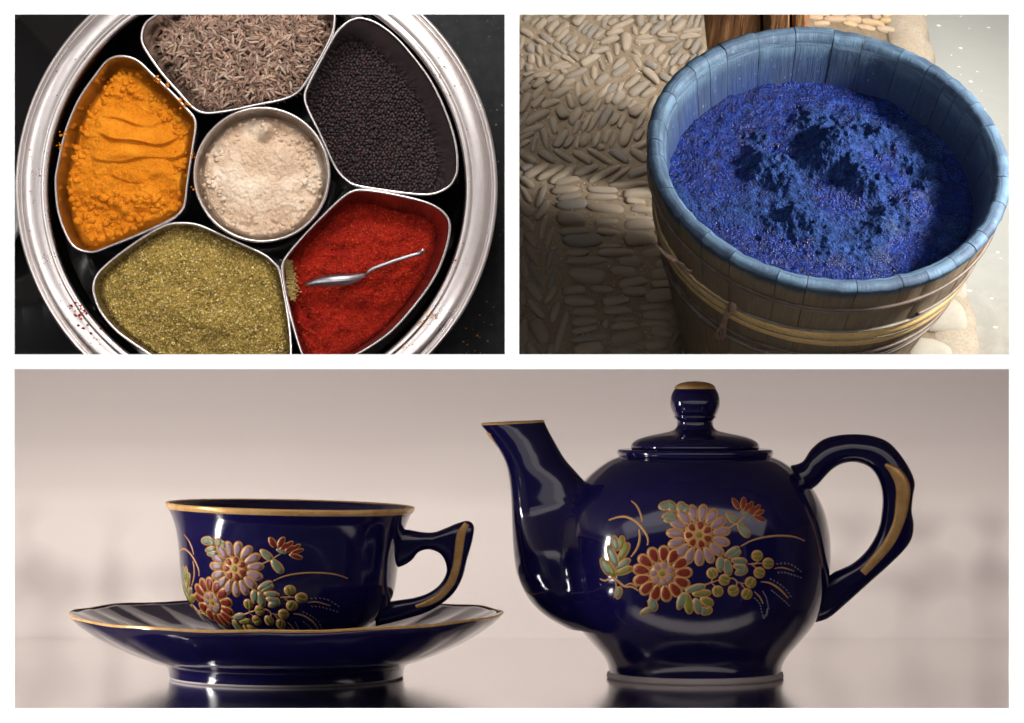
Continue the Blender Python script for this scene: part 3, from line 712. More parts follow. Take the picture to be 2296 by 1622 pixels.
# mortar kerb along the water
V = []; F = []; n_ = 90; prof_ = [(-.13, -.004), (-.12, .006), (-.07, .012), (-.02, .012), (.012, .002), (.03, -.03), (.04, -.08), (.04, -.16)]
for j in range(n_+1):
    y = y0+(y1-y0)*j/n_; xe = xedge(y)
    for i, (dx, dz) in enumerate(prof_):
        nn = noise.noise(Vector((y*16, i*.8, 2))); V.append((xe+dx*(.75)+.014*nn, y, -H+dz+.008*noise.noise(Vector((y*24, i, 7)))))
w = len(prof_)
for j in range(n_):
    for i in range(w-1): a = j*w+i; F.append((a, a+1, a+1+w, a+w))
obj('kerb', V, F, MAT['mortar'], mw=MV, kind='structure')
TL = """30,40,90,40,40;120,50,110,50,45;180,90,100,45,40;240,110,150,60,40;340,60,130,55,35;350,130,160,60,48;430,155,200,55,48;440,205,160,50,45;470,250,120,45,45;590,70,150,75,45;480,30,100,40,30;620,130,140,45,45;660,150,140,38,50;705,180,150,55,50;775,200,140,50,45;530,265,150,45,45;610,330,110,55,55;680,335,140,35,60;525,325,100,48,50;790,45,120,45,40;840,55,110,45,35;895,90,110,50,35;830,95,110,40,60;980,120,240,48,22;1040,35,180,35,30;915,185,170,50,15;1150,80,110,70,90;1100,170,90,45,-75;860,260,190,60,22;1020,280,180,85,88;935,340,120,50,90;790,350,180,45,15;865,415,110,45,-72;690,440,200,60,30;800,490,110,35,-75;1120,380,110,45,-50;1110,445,150,60,-55;1245,485,130,60,-35;955,470,160,60,45;970,535,200,65,35;1255,590,210,65,-45;1370,600,130,50,-35;1200,150,150,50,50;1310,145,180,60,40;1350,185,110,45,40;1270,60,90,50,60;1340,45,60,60,0;1430,40,130,50,40;1490,60,140,45,55;1500,130,170,75,45;1610,80,140,40,70;1670,80,150,45,70;1720,100,120,40,70;1620,175,190,38,8;1600,222,200,42,5;1180,235,170,38,8;1190,280,200,45,3;1400,212,180,30,5;1400,252,150,40,5;1230,345,120,60,50;1315,360,160,65,48;1480,330,180,45,48;1590,290,110,45,60;1660,310,160,60,60;1720,360,120,50,60;1345,425,90,50,50;1390,460,130,35,60;1470,430,170,50,52;1545,435,140,55,48;1450,540,90,60,70;1620,450,120,50,45;110,190,150,50,-30;60,280,120,50,80;290,245,150,48,-35;240,275,120,38,-25;145,335,80,78,90;225,345,90,58,-80;410,335,150,42,-40;370,372,130,36,-25;150,430,80,68,90;220,455,110,48,-80;285,440,110,42,-80;360,430,80,58,-70;490,435,150,42,-30;540,410,120,36,-40;130,510,80,58,0;60,480,120,48,80;400,490,180,34,20;440,505,170,36,10;240,580,180,45,15;120,565,110,36,20;450,545,70,40,10;565,565,220,58,22;725,560,130,58,85;650,640,110,50,-72;800,620,160,70,45;575,710,140,50,88;110,640,140,45,40;220,650,140,58,45;335,605,100,50,45;375,650,180,70,48;490,650,150,50,30;90,700,120,45,35;210,740,160,55,50;425,735,200,62,28;95,830,210,75,65;215,820,170,58,45;320,840,190,58,20;510,820,140,60,-75;660,780,190,75,50;430,920,140,85,-60;820,720,180,48,48;890,700,130,55,45;965,690,100,42,60;1075,640,190,62,40;1140,700,230,75,35;1220,740,160,60,35;865,790,130,62,60;945,790,150,72,50;700,865,120,45,50;755,860,130,50,60;1010,840,160,64,50;1075,850,100,46,45;1120,900,170,85,40;1270,840,150,68,60;555,960,170,88,55;200,970,260,80,30;80,990,170,48,55;165,1080,240,55,22;360,1045,170,62,-78;570,1050,150,55,65;655,1020,170,44,65;730,1000,230,50,62;825,970,230,80,62;920,980,140,55,65;985,1000,150,50,62;1155,990,190,58,62;1015,1125,220,110,70;100,1140,180,38,20;275,1160,180,65,-75;430,1155,210,75,55;180,1215,150,50,75;90,1205,120,45,40;495,1190,130,58,60;575,1190,120,34,75;640,1180,130,85,55;750,1165,160,60,70;845,1140,140,66,60;900,1170,140,48,70;1140,1120,140,55,55;110,1330,200,75,-35;300,1330,190,65,-35;450,1320,210,46,-35;620,1325,210,64,-35;780,1325,270,46,-30;960,1320,210,72,-35;1130,1310,190,72,-35;1160,1215,180,55,20;200,1450,270,66,30;330,1468,290,52,28;450,1480,290,60,33;660,1450,240,60,25;820,1482,350,56,28;960,1490,250,46,35;1140,1475,230,85,20;110,1420,120,55,20;110,1560,150,65,-40;470,1545,260,56,8;1050,1580,370,50,3;790,1245,70,46,0"""
BL = """470,80,260,62,5;800,82,300,52,-2;1135,110,300,80,5;500,142,230,46,8;790,145,290,50,0;240,140,210,55,70;100,120,180,48,-60;255,260,230,70,60;90,250,180,85,-50;520,220,310,80,5;265,415,240,45,75;520,345,290,105,0;840,255,380,80,-5;1110,185,200,50,-5;1180,262,240,60,-5;850,375,240,50,5;1140,400,330,88,0;1140,335,300,36,-2;1360,460,110,90,0;130,400,150,66,-50;320,510,220,56,70;545,460,270,56,3;860,465,220,52,-5;150,540,160,66,-55;620,545,380,95,2;1145,530,320,115,3;870,592,220,30,0;930,650,360,64,2;570,655,250,52,3;1300,665,330,68,-2;325,700,260,56,75;160,680,220,70,-60;670,730,390,70,3;1060,740,240,70,-2;1370,760,190,62,5;90,790,220,48,-80;200,870,220,72,-62;345,890,230,55,68;665,868,370,115,-3;1000,830,270,78,-3;1350,852,230,78,3;1080,930,280,76,12;1360,940,240,60,5;180,1010,210,80,-55;540,995,220,72,3;800,990,220,62,-5;1090,1008,240,70,0;335,1030,210,62,60;590,1100,310,80,-2;1340,1048,310,105,5;925,1095,270,78,8;1250,1152,250,50,5;190,1170,230,66,-50;370,1195,200,72,70;645,1195,240,60,3;940,1183,290,70,0;640,1285,260,62,5;825,1300,90,72,70;1010,1265,210,36,3;1000,1322,260,56,3;1310,1228,280,66,-2;1280,1308,270,50,-3;640,1360,260,46,10;230,1370,260,135,-65;430,1370,420,74,75;1350,1380,230,88,-10;680,1435,350,68,8;1030,1430,330,100,8;80,1420,330,74,88;1300,1500,230,80,3;670,1540,300,100,10;1000,1560,230,72,8;1570,1290,300,74,58;1600,1500,230,84,55;1540,1080,200,64,35;1470,1200,200,56,40;50,520,200,46,85;60,1060,160,64,-70;1660,1180,220,72,45;1490,1410,250,56,60;1680,1400,200,60,55;330,1560,180,70,80;160,1560,200,70,-60"""
RT = """480,50,150,60,-5;660,66,220,58,-3;830,70,170,66,-5;1010,98,220,52,-8;1130,80,130,56,-10;540,105,160,48,0;800,110,140,46,-8;950,145,180,46,-12;1140,165,200,58,-12;440,24,110,40,0;1150,34,110,50,0;700,22,140,36,0;560,20,120,40,0;850,18,100,36,0;320,60,150,55,0;350,100,160,50,0;1040,45,90,50,0"""
def sph_var(seed):
    bm = bmesh.new(); bmesh.ops.create_uvsphere(bm, u_segments=14, v_segments=8, radius=1)
    r_ = random.Random(seed); a = r_.uniform(-.25, .25); b = r_.uniform(-.18, .18)
    for v in bm.verts:
        p = v.co; n_ = noise.noise(p*1.1+Vector((seed*3.3, 0, 0)))
        q = 1+.26*n_; x, y, z = p.x*q, p.y*q, p.z*q
        y = y*(1+a*x)+b*(x*x-.4); z = z*(1-.15*x*a)
        v.co = (math.copysign(abs(x)**.72, x), math.copysign(abs(y)**.8, y), z)
    V = [v.co.copy() for v in bm.verts]; bm.verts.index_update(); F = [tuple(v.index for v in f.verts) for f in bm.faces]; bm.free(); return V, F
cob = [new_mesh('cobble', *sph_var(i), MAT['cobble']) for i in range(8)]; flg = [new_mesh('cobble', *sph_var(i+20), MAT['flag']) for i in range(4)]
def lay(spec, ox, oy, meshes, hk=.55, wk=1.0):
    for q in spec.split(';'):
        p_, q_, ln, wd, an = [float(t) for t in q.split(',')]
        def g(dx, dy): return vpix((ox+(p_+dx)/2.87)*.70343, (oy+(q_+dy)/2.87)*.70343, -H)
        c_, s_ = math.cos(R(an)), math.sin(R(an)); ln *= .98
        c = g(0, 0); e = g(c_*ln/2, -s_*ln/2)-g(-c_*ln/2, s_*ln/2); n_ = g(s_*wd/2, c_*wd/2)-g(-s_*wd/2, -c_*wd/2)
        L_ = e.length; ang = math.atan2(e.y, e.x); wv = abs(n_.x*(-math.sin(ang))+n_.y*math.cos(ang))*wk
        hh = min(wv, L_)*hk*.8
        m = Matrix.Translation((c.x, c.y, -H+.001)) @ Matrix.Rotation(ang+(PI if random.random() < .5 else 0), 4, 'Z') @ Matrix.Rotation(random.gauss(0, .05), 4, 'Y') @ Matrix.Diagonal((L_/2, wv/2, hh, 1))
        link('cobble', random.choice(meshes), ground, m)
lay(TL, 1640, 40, cob, .50, 1.12); lay(BL, 1640, 580, cob, .45, 1.10); lay(RT, 2430, 40, flg, .45, .95)
pale = [new_mesh('cobble', *sph_var(i+31), ground_mat('pale_stone', (.44, .41, .35), (.50, .47, .41), (.33, .30, .26), 2)) for i in range(2)]
for (u, v, a_, b_, h_) in ((2118, 712, .062, .060, .035), (2140, 645, .035, .05, .02), (2090, 790, .06, .035, .02)):
    c = vpix(u, v, -H); link('cobble', pale[int(u) % 2], ground, Matrix.Translation((c.x, c.y, -H)) @ Matrix.Diagonal((a_, b_, h_, 1)))
# grit, white specks
P = []; 
for q in range(2600):
    c = vpix(random.uniform(1150, 1720), random.uniform(20, 810), -H); P.append((c.x, c.y, -H+.003))
cc = np.array([(.30, .22, .15)])*rng.uniform(.5, 1.6, (len(P), 1)); wsel = rng.uniform(0, 1, len(P)) < .10; cc[wsel] = (.7, .7, .68)
sc = rng.uniform(.0008, .0026, len(P)); sc[wsel] *= .8
V, F, C = scatter(ico(1)[0], ico(1)[1], P, rotmats(len(P)), sc[:, None]*np.array([[1, 1, .7]]), cc)
o = obj('grit', V, F, MAT['grain'], mw=MV, cols=C, smooth=False, kind='stuff', label='loose grit and white specks scattered between the paving pebbles', cat='grit')
# water below the kerb
def water_mat():
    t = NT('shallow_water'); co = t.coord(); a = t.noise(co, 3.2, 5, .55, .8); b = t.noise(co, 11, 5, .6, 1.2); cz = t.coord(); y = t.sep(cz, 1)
    far = t.ramp(t.math('ADD', t.math('MULTIPLY', y, .8), t.math('MULTIPLY', a, .35)), [(.12, 0.), (.62, 1.)])  # paler far off: bright sky reflection put into the colour
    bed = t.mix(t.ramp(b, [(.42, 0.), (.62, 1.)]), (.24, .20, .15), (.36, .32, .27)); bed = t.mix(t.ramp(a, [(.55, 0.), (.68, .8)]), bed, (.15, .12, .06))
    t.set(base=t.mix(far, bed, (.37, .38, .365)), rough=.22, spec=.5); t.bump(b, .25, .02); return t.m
c0 = [vpix(u, v, -H-.12) for u, v in ((1900, -40), (2420, -40), (2420, 900), (1900, 900))]
xa, xb = min(p.x for p in c0), max(p.x for p in c0)+.1; ya, yb = min(p.y for p in c0), max(p.y for p in c0)
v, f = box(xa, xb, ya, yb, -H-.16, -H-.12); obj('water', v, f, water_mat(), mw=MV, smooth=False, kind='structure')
P = []; SC = []
for q in range(55):
    c = vpix(random.uniform(2070, 2270), random.choice((random.uniform(25, 330), random.uniform(560, 800))), -H-.12); r = random.uniform(.0012, .006)*random.random()**.7
    P.append((c.x, c.y, c.z+.0005)); SC.append((r*1.5, r, .0006))
V, F, C = scatter(lump(ico(1)[0], 4, .8), ico(1)[1], P, np.tile(np.eye(3), (len(P), 1, 1)), SC, np.full((len(P), 3), .85))
obj('foam_flecks', V, F, MAT['grain'], mw=MV, cols=C, kind='stuff', label='small white foam flecks floating on the shallow water beside the kerb', cat='foam')

# --- timber post behind the vat
def post_mat():
    t = NT('brown_timber'); co = t.coord(scale=(1, 1, .07)); g = t.noise(co, 60, 6, .7); co2 = t.coord(); b = t.noise(co2, 7, 5, .6)
    c = t.ramp(g, [(.3, (.08, .03, .012)), (.5, (.28, .125, .05)), (.7, (.50, .26, .11))]); c = t.mix(t.ramp(b, [(.42, 0.), (.7, .7)]), c, (.06, .028, .013))
    t.set(base=c, rough=.6); t.bump(g, .8, .01); return t.m
MAT['post'] = post_mat()
yb_ = .47; pb = []
def ppt(u, v, y):                        # sight line meets the upright plane at that distance behind the vat
    a = MVi @ CAM; b = MVi @ W(u, v, 0); t = (y-a.y)/(b.y-a.y); return a+(b-a)*t
A_ = ppt(1576, 32, yb_); B_ = ppt(1588, 150, yb_); C_ = ppt(1806, 32, yb_); E_ = ppt(1806, 150, yb_)
pt = thing('timber_post', 'thick brown weathered timber post standing behind the dye vat', 'post', MV @ Matrix.Translation((ppt(1690, 32, yb_).x, yb_, -H)))
ob = Vector((ppt(1690, 32, yb_).x, yb_, -H))
def xl(t, z):   # interpolate edge x at height z
    a, b = (A_, B_); l = a.x+(b.x-a.x)*(z-a.z)/(b.z-a.z); r = C_.x+(E_.x-C_.x)*(z-C_.z)/(E_.z-C_.z); return l+(r-l)*t
for (t0, t1, yo) in ((0, .565, 0), (.58, .845, -.004), (.862, 1, .006)):
    L = []
    for i in range(14):
        z = -H+.001+(.95)*i/13; l = []
        cs = [(t0, .012), (t0+.012, 0), ((t0*2+t1)/3, -.003), ((t0+t1*2)/3, -.002), (t1-.012, 0), (t1, .012), (t1, .2), (t0, .2)]
        for t_, dy in cs: l.append(Vector((xl(t_, z)+.002*noise.noise(Vector((t_*9, z*6, 1))), yb_+yo+dy+.003*noise.noise(Vector((t_*30, z*9, 4))), z))-ob)
        L.append(l)
    v, f = rings(L, cap0=True, cap1=True); obj('timber', v, f, MAT['post'], pt, smooth=False)

# ================================================================== TEA SET
yt = 1.0; kt = (D+yt)/D
MT = Matrix.Translation(W(1148, 1519, yt)) @ Matrix.Scale(kt, 4); MTi = MT.inverted()
def glaze():
    t = NT('cobalt_glaze'); co = t.coord(); n = t.noise(co, 3.5, 3); c = t.mix(n, (.0062, .0045, .046), (.0125, .009, .092))
    t.set(base=c, rough=.09, spec=.55, coat=.5, coatr=.07); t.bump(t.noise(co, 9, 2), .05, .02); return t.m
MAT['glaze'] = glaze()
def gold_mat():
    t = NT('gilt'); n = t.noise(t.coord(), 40, 4, .6); t.set(base=t.mix(t.ramp(n, [(.4, 0.), (.65, 1.)]), (.86, .47, .16), (1.0, .64, .27)), rough=.27, metal=.28); return t.m
MAT['gold'] = gold_mat(); MAT['gilt_line'] = NT('gilt_line').set(base=(.66, .33, .11), rough=.4, metal=.15).m
MAT['biscuit'] = simple('unglazed_porcelain', (.62, .55, .55), .6)
def enamel(n, c): t = NT(n); a = t.noise(t.coord(), 45, 3); t.set(base=t.mix(a, tuple(x*.62 for x in c), tuple(x*1.0 for x in c)), rough=.35, spec=.4); return t.m
EN = {'purple': enamel('mauve_enamel', (.44, .28, .34)), 'red': enamel('red_enamel', (.30, .03, .014)), 'green': enamel('sage_enamel', (.26, .34, .22)), 'lime': enamel('lime_enamel', (.30, .31, .05)), 'white': enamel('grey_enamel', (.40, .42, .46))}
def cat2(pts, n): 
    o_ = catmull([Vector((a, 0, b)) for a, b in pts], n, False); return [(p.x, p.z) for p in o_]
cz_ = .4858e-3
def tq(q): return (703-.4858*q)/1000
def tx(p): return (p-1040)*cz_
Xp = .4105
pot = thing('teapot', 'glossy cobalt blue teapot painted with gold edged flowers, lid on', 'teapot', MT @ Matrix.Translation((Xp, 0, 0)))
bodyp = [(398, 1420), (403, 1388), (430, 1340), (485, 1278), (538, 1212), (578, 1140), (605, 1060), (620, 960), (625, 870), (617, 770), (592, 670), (545, 580), (480, 508), (405, 452), (350, 428)]
bp = cat2([(r*cz_, tq(q)) for r, q in bodyp], 60)
v, f = lathe(bp+[(338*cz_, tq(423)), (300*cz_, tq(430))], 128); obj('body', v, f, MAT['glaze'], pot)
v, f = lathe([(330*cz_, .018), (392*cz_, .0), (404*cz_, .0), (409*cz_, .004), (404*cz_, .012), (398*cz_, tq(1419))], 128); obj('foot_ring', v, f, MAT['biscuit'], pot)
v, f = lathe([(r*cz_, tq(q)) for r, q in ((335, 442), (346, 434), (357, 424), (361, 412), (360, 402), (354, 396), (345, 394), (280, 394), (275, 430))], 128); obj('collar', v, f, MAT['glaze'], pot)
lidp = [(280, 397), (292, 394), (297, 384), (290, 366), (262, 347), (212, 331), (150, 319), (104, 308), (86, 292), (83, 270)]
v, f = lathe(cat2([(r*cz_, tq(q)) for r, q in lidp], 40), 96); li = obj('lid', v, f, MAT['glaze'], pot)
kn = [(83, 268), (88, 257), (97, 248), (95, 240), (104, 222), (113, 195), (114, 168), (107, 138), (94, 116)]
v, f = lathe(cat2([(r*cz_, tq(q)) for r, q in kn], 40), 64); obj('knob', v, f, MAT['glaze'], li)
v, f = lathe(cat2([(r*cz_, tq(q)) for r, q in ((95, 116), (90, 102), (68, 90), (35, 83), (1, 81))], 14), 64); obj('knob_cap', v, f, MAT['gold'], li)
# spout
sr = [((52, 284), (345, 270), 62), ((86, 325), (362, 306), 68), ((128, 385), (396, 368), 76), ((160, 445), (438, 438), 86), ((178, 505), (492, 500), 98), ((189, 590), (560, 575), 108), ((194, 690), (640, 650), 125), ((197, 790), (740, 730), 180), ((203, 880), (800, 820), 235), ((216, 965), (840, 920), 262), ((248, 1045), (850, 1020), 268), ((295, 1115), (850, 1110), 262), ((362, 1172), (850, 1190), 245), ((448, 1220), (850, 1235), 215)]
A1 = catu([Vector((a[0], 0, a[1])) for a, b, c in sr], 3)[:40]; B1 = catu([Vector((b[0], 0, b[1])) for a, b, c in sr], 3)[:40]
rys = np.interp(np.arange(40)/3, np.arange(len(sr)), [c for a, b, c in sr])
bz = sorted([(z, r) for r, z in bp]); BZ = [a for a, b in bz]; BR = [b for a, b in bz]
def prad(z): return float(np.interp(z, BZ, BR))
def joint(c):                            # lets the spout swell into the side of the pot
    r = prad(c.z); yb = math.sqrt(r*r-c.x*c.x) if abs(c.x) < r else -(abs(c.x)-r)*3
    ys = abs(c.y); kk = .026*sm(tq(470), tq(620), c.z) if False else .026
    if ys < 1e-5: return c
    y = ys+(max(ys, yb)+kk*math.log1p(math.exp(-abs(ys-yb)/kk))-ys)*sm(tq(480), tq(560), c.z) if yb > -.15 else ys
    y -= .007*sm(.01, .06, yb-ys)*sm(tq(480), tq(560), c.z)
    return Vector((c.x, math.copysign(y, c.y), c.z))
def sring(i, gr=1.0, dz=0, n=40):
    a = Vector((tx(A1[i].x), 0, tq(A1[i].z))); b = Vector((tx(B1[i].x), 0, tq(B1[i].z))); c = (a+b)/2; h = (a-b)/2
    return [c+h*math.cos(2*PI*j/n)*gr+Vector((0, -rys[i]*cz_*math.sin(2*PI*j/n)*gr, dz)) for j in range(n)]
v, f = rings([[joint(p) if i > 11 else p for p in sring(i, n=88)] for i in range(40)]); so = obj('spout', v, f, MAT['glaze'], pot)
v, f = rings([sring(2, .985, -.004), sring(1, 1.002, .0), sring(0, 1.0, .0), sring(0, .97, .004), sring(0, .90, .002), sring(0, .82, -.02)]); 
v, f = rings([sring(0, 1.0, .0), sring(0, .985, .004), sring(0, .94, .0052), sring(0, .88, .003), sring(0, .82, -.02), sring(0, .5, -.05)], cap1=True); obj('gilt_lip', v, f, MAT['gold'], so)
def twoedge(outer, inner, fx, fz, ymax, k=.8, n=24, per=4):
    """a solid bow lofted between its outer and its inner edge"""
    A = catu([Vector((fx(p), 0, fz(q))) for p, q in outer], per); B = catu([Vector((fx(p), 0, fz(q))) for p, q in inner], per); L = []
    for a_, b_ in zip(A, B):
        c = (a_+b_)/2; h = (a_-b_)/2; ry = min(h.length*k, ymax); l = []
        for j in range(n):
            cs, sn = math.cos(2*PI*j/n), math.sin(2*PI*j/n); cs = math.copysign(abs(cs)**.85, cs); sn = math.copysign(abs(sn)**.9, sn)
            l.append(c+h*cs+Vector((0, -ry*sn, 0)))
        L.append(l)
    return rings(L, cap0=True, cap1=True)
ho_o = [(1480, 470), (1535, 452), (1575, 395), (1630, 350), (1700, 330), (1780, 325), (1860, 333), (1930, 360), (1985, 415), (2033, 490), (2055, 550), (2047, 610), (2041, 680), (2050, 740), (2043, 800), (2010, 855), (1930, 935), (1840, 1015), (1740, 1105), (1650, 1178), (1560, 1200)]
ho_i = [(1540, 600), (1600, 565), (1640, 522), (1672, 490), (1710, 466), (1755, 455), (1800, 459), (1845, 480), (1878, 520), (1898, 573), (1904, 625), (1901, 680), (1892, 740), (1875, 790), (1850, 835), (1815, 880), (1765, 922), (1718, 945), (1675, 965), (1620, 1010), (1540, 1060)]
v, f = twoedge(ho_o, ho_i, tx, tq, .027); ho = obj('handle', v, f, MAT['glaze'], pot)
def stripe(pts, ws, yoff, n=40, thick=.0016, bulge=.0012):
    P_ = catmull([Vector((a, 0, b)) for a, b in pts], n, False); w_ = rint([(a, b, 0) for a, b in pts], ws, n); L = []
    for i, p in enumerate(P_):
        t = (P_[min(i+1, n-1)]-P_[max(i-1, 0)]).normalized(); s_ = Vector((t.z, 0, -t.x)); y = yoff(i/(n-1))
        L.append([p+s_*w_[i]*c+Vector((0, -y-d, 0)) for c, d in ((-1, -.004), (-1, thick*.3), (-.6, thick), (0, thick+bulge), (.6, thick), (1, thick*.3), (1, -.004))])
    return rings(L, closed=False)
v, f = stripe([(tx(p), tq(q)) for p, q in ((1912, 462), (1960, 500), (1992, 560), (1990, 640), (1972, 730), (1930, 820), (1870, 895), (1808, 962))], [x*cz_ for x in (8, 26, 34, 32, 26, 24, 22, 18)], lambda t: .0285, thick=.002); obj('gilt_stripe', v, f, MAT['gold'], ho)

# --- painted and enamelled flowers (slightly raised)
RP = .303
def pot_theta(p, q):
    u = (1840+p/2.87)*.70343; v = (1500+q/2.87)*.70343; y = yt-.33
    for it in range(5):
        l = MTi @ W(u, v, y); r = prad(l.z); x = max(min((l.x-Xp)/r, .985), -.985); th = math.asin(x); y = yt-kt*r*math.cos(th)
    return th, l.z
class OnPot:
    def __init__(s): s.c = {}
    def __call__(s, p, q, h):
        th, z = pot_theta(p, q); r = prad(z); dr = (prad(z+.004)-prad(z-.004))/.008; nn = Vector((1, -dr)).normalized()
        return Vector(((r+h*nn.x)*math.sin(th), -(r+h*nn.x)*math.cos(th), z+h*nn.y))
Xc = (28.1+1212*.5086-1148)/1000
cq = lambda q: (492-.5086*q)/1000
cupp = [(240, 775), (300, 768), (352, 735), (400, 695), (440, 640), (466, 580), (478, 500), (486, 420), (498, 340), (515, 280), (535, 235), (545, 215)]
cp = cat2([(r*.5086e-3, cq(q)) for r, q in cupp], 50); cz2 = sorted([(z, r) for r, z in cp]); CZ = [a for a, b in cz2]; CR = [b for a, b in cz2]
def crad(z): return float(np.interp(z, CZ, CR))
th0, z0 = pot_theta(1110, 590); 
yq = yt-.25; u_ = (480+755/2.87)*.70343; v_ = (1540+795/2.87)*.70343
for it in range(5):
    l = MTi @ W(u_, v_, yq); rr_ = crad(l.z); tc0 = math.asin((l.x-Xc)/rr_); yq = yt-kt*rr_*math.cos(tc0)
zc0_ = l.z
class OnCup:
    def __call__(s, p, q, h):
        th, z = pot_theta(p, q); tt = tc0+(th-th0)*RP/.249*.98; zz = zc0_+(z-z0)*.93; zz = max(zz, cq(765)); r = crad(zz)
        dr = (crad(zz+.004)-crad(zz-.004))/.008; nn = Vector((1, -dr)).normalized()
        return Vector(((r+h*nn.x)*math.sin(tt), -(r+h*nn.x)*math.cos(tt), zz+h*nn.y))
def petal(cx, cy, ln, wd, an, pt_=.3, n=14):
    o_ = []
    for i in range(n):
        t = 2*PI*i/n; x = ln/2*math.cos(t); y = wd/2*math.sin(t)*(1+pt_*math.cos(t)); c, s_ = math.cos(R(an)), math.sin(R(an))
        o_.append((cx+x*c+y*s_, cy-x*s_+y*c))
    return o_
def patch(poly, f, h0, h1):
    """raised patch on the surface: skirt, edge, crown"""
    n = len(poly); cx = sum(p[0] for p in poly)/n; cy = sum(p[1] for p in poly)/n; V = []
    for s_, h in ((1, -.0005), (1, h0), (.6, h0*.4+h1*.6)):
        for x, y in poly: V.append(f(cx+(x-cx)*s_, cy+(y-cy)*s_, h))
    V.append(f(cx, cy, h1)); F = []
    for k_ in range(2):
        for i in range(n): a = k_*n+i; b = k_*n+(i+1) % n; F.append((a, b, b+n, a+n))
    for i in range(n): F.append((2*n+i, 2*n+(i+1) % n, 3*n))
    return V, F
def stroke(pts, w, f, h=.0009, n=16):
    P_ = catmull([Vector((a, b, 0)) for a, b in pts], n, False); V = []; F = []
    for i, p in enumerate(P_):
        t = (P_[min(i+1, n-1)]-P_[max(i-1, 0)]).normalized(); s_ = Vector((-t.y, t.x, 0)); ww = w/2*(.35+.65*math.sin(PI*min(max(i/(n-1), .06), .94))**.6)
        for c, hh in ((-1, -.0005), (-1, h*.6), (0, h), (1, h*.6), (1, -.0005)): q = p+s_*ww*c; V.append(f(q.x, q.y, hh))
    for i in range(n-1):
        for j in range(4): a = i*5+j; F.append((a, a+1, a+6, a+5))
    return V, F
OUT = 30
def flower(par, f, name, cx, cy, n, ri, ro, wd, kind, inner, lab, sx=1.0, a0=8, skip=()):
    base = []; pets = []
    for i in range(n):
        a = a0+360*i/n; rm = (ri+ro)/2; x = cx+rm*math.cos(R(a))*sx; y = cy-rm*math.sin(R(a)); sq = .93+.07*abs(math.cos(R(a)))
        base.append(patch(petal(x, y, (ro-ri+OUT*1.5)*sq, wd+OUT, a), f, .0005+.00006*(i % 3), .0008+.00006*(i % 3))); pets.append((x, y, (ro-ri)*sq, wd, a, kind))
    base.append(patch(petal(cx, cy, ri*2.1, ri*2.0, 0, 0), f, .0011, .0012))
    for i in range(7):
        a = a0+20+360*i/7; x = cx+ri*.66*math.cos(R(a))*1.05; y = cy-ri*.66*math.sin(R(a)); pets.append((x, y, ri*.56, ri*.46, a, inner))
    pets.append((cx, cy, ri*.5, ri*.42, 0, 'lime'))
    v, fa = join(base); o_ = obj(name, v, fa, MAT['gilt_line'], par); o_['label'] = lab
    for x, y, l_, w_, a, k_ in pets:
        v, fa = patch(petal(x, y, l_*.95, w_*.94, a), f, .0013, .0019); obj('petal', v, fa, EN[k_], o_)
def leaf(par, f, lobes, kind='green', name='leaf', out=OUT):
    v, fa = join([patch(petal(x, y, l_+out, w_+out, a, .15), f, .0006+.00005*i, .0009+.00005*i) for i, (x, y, l_, w_, a) in enumerate(lobes)]); o_ = obj(name, v, fa, MAT['gilt_line'], par)
    for i, (x, y, l_, w_, a) in enumerate(lobes):
        v, fa = patch(petal(x, y, l_, w_, a, .2), f, .0013, .0020); obj('lobe', v, fa, EN[('lime' if kind == 'mix' and i % 2 else 'green') if kind != 'red' and kind != 'lime' else kind], o_)
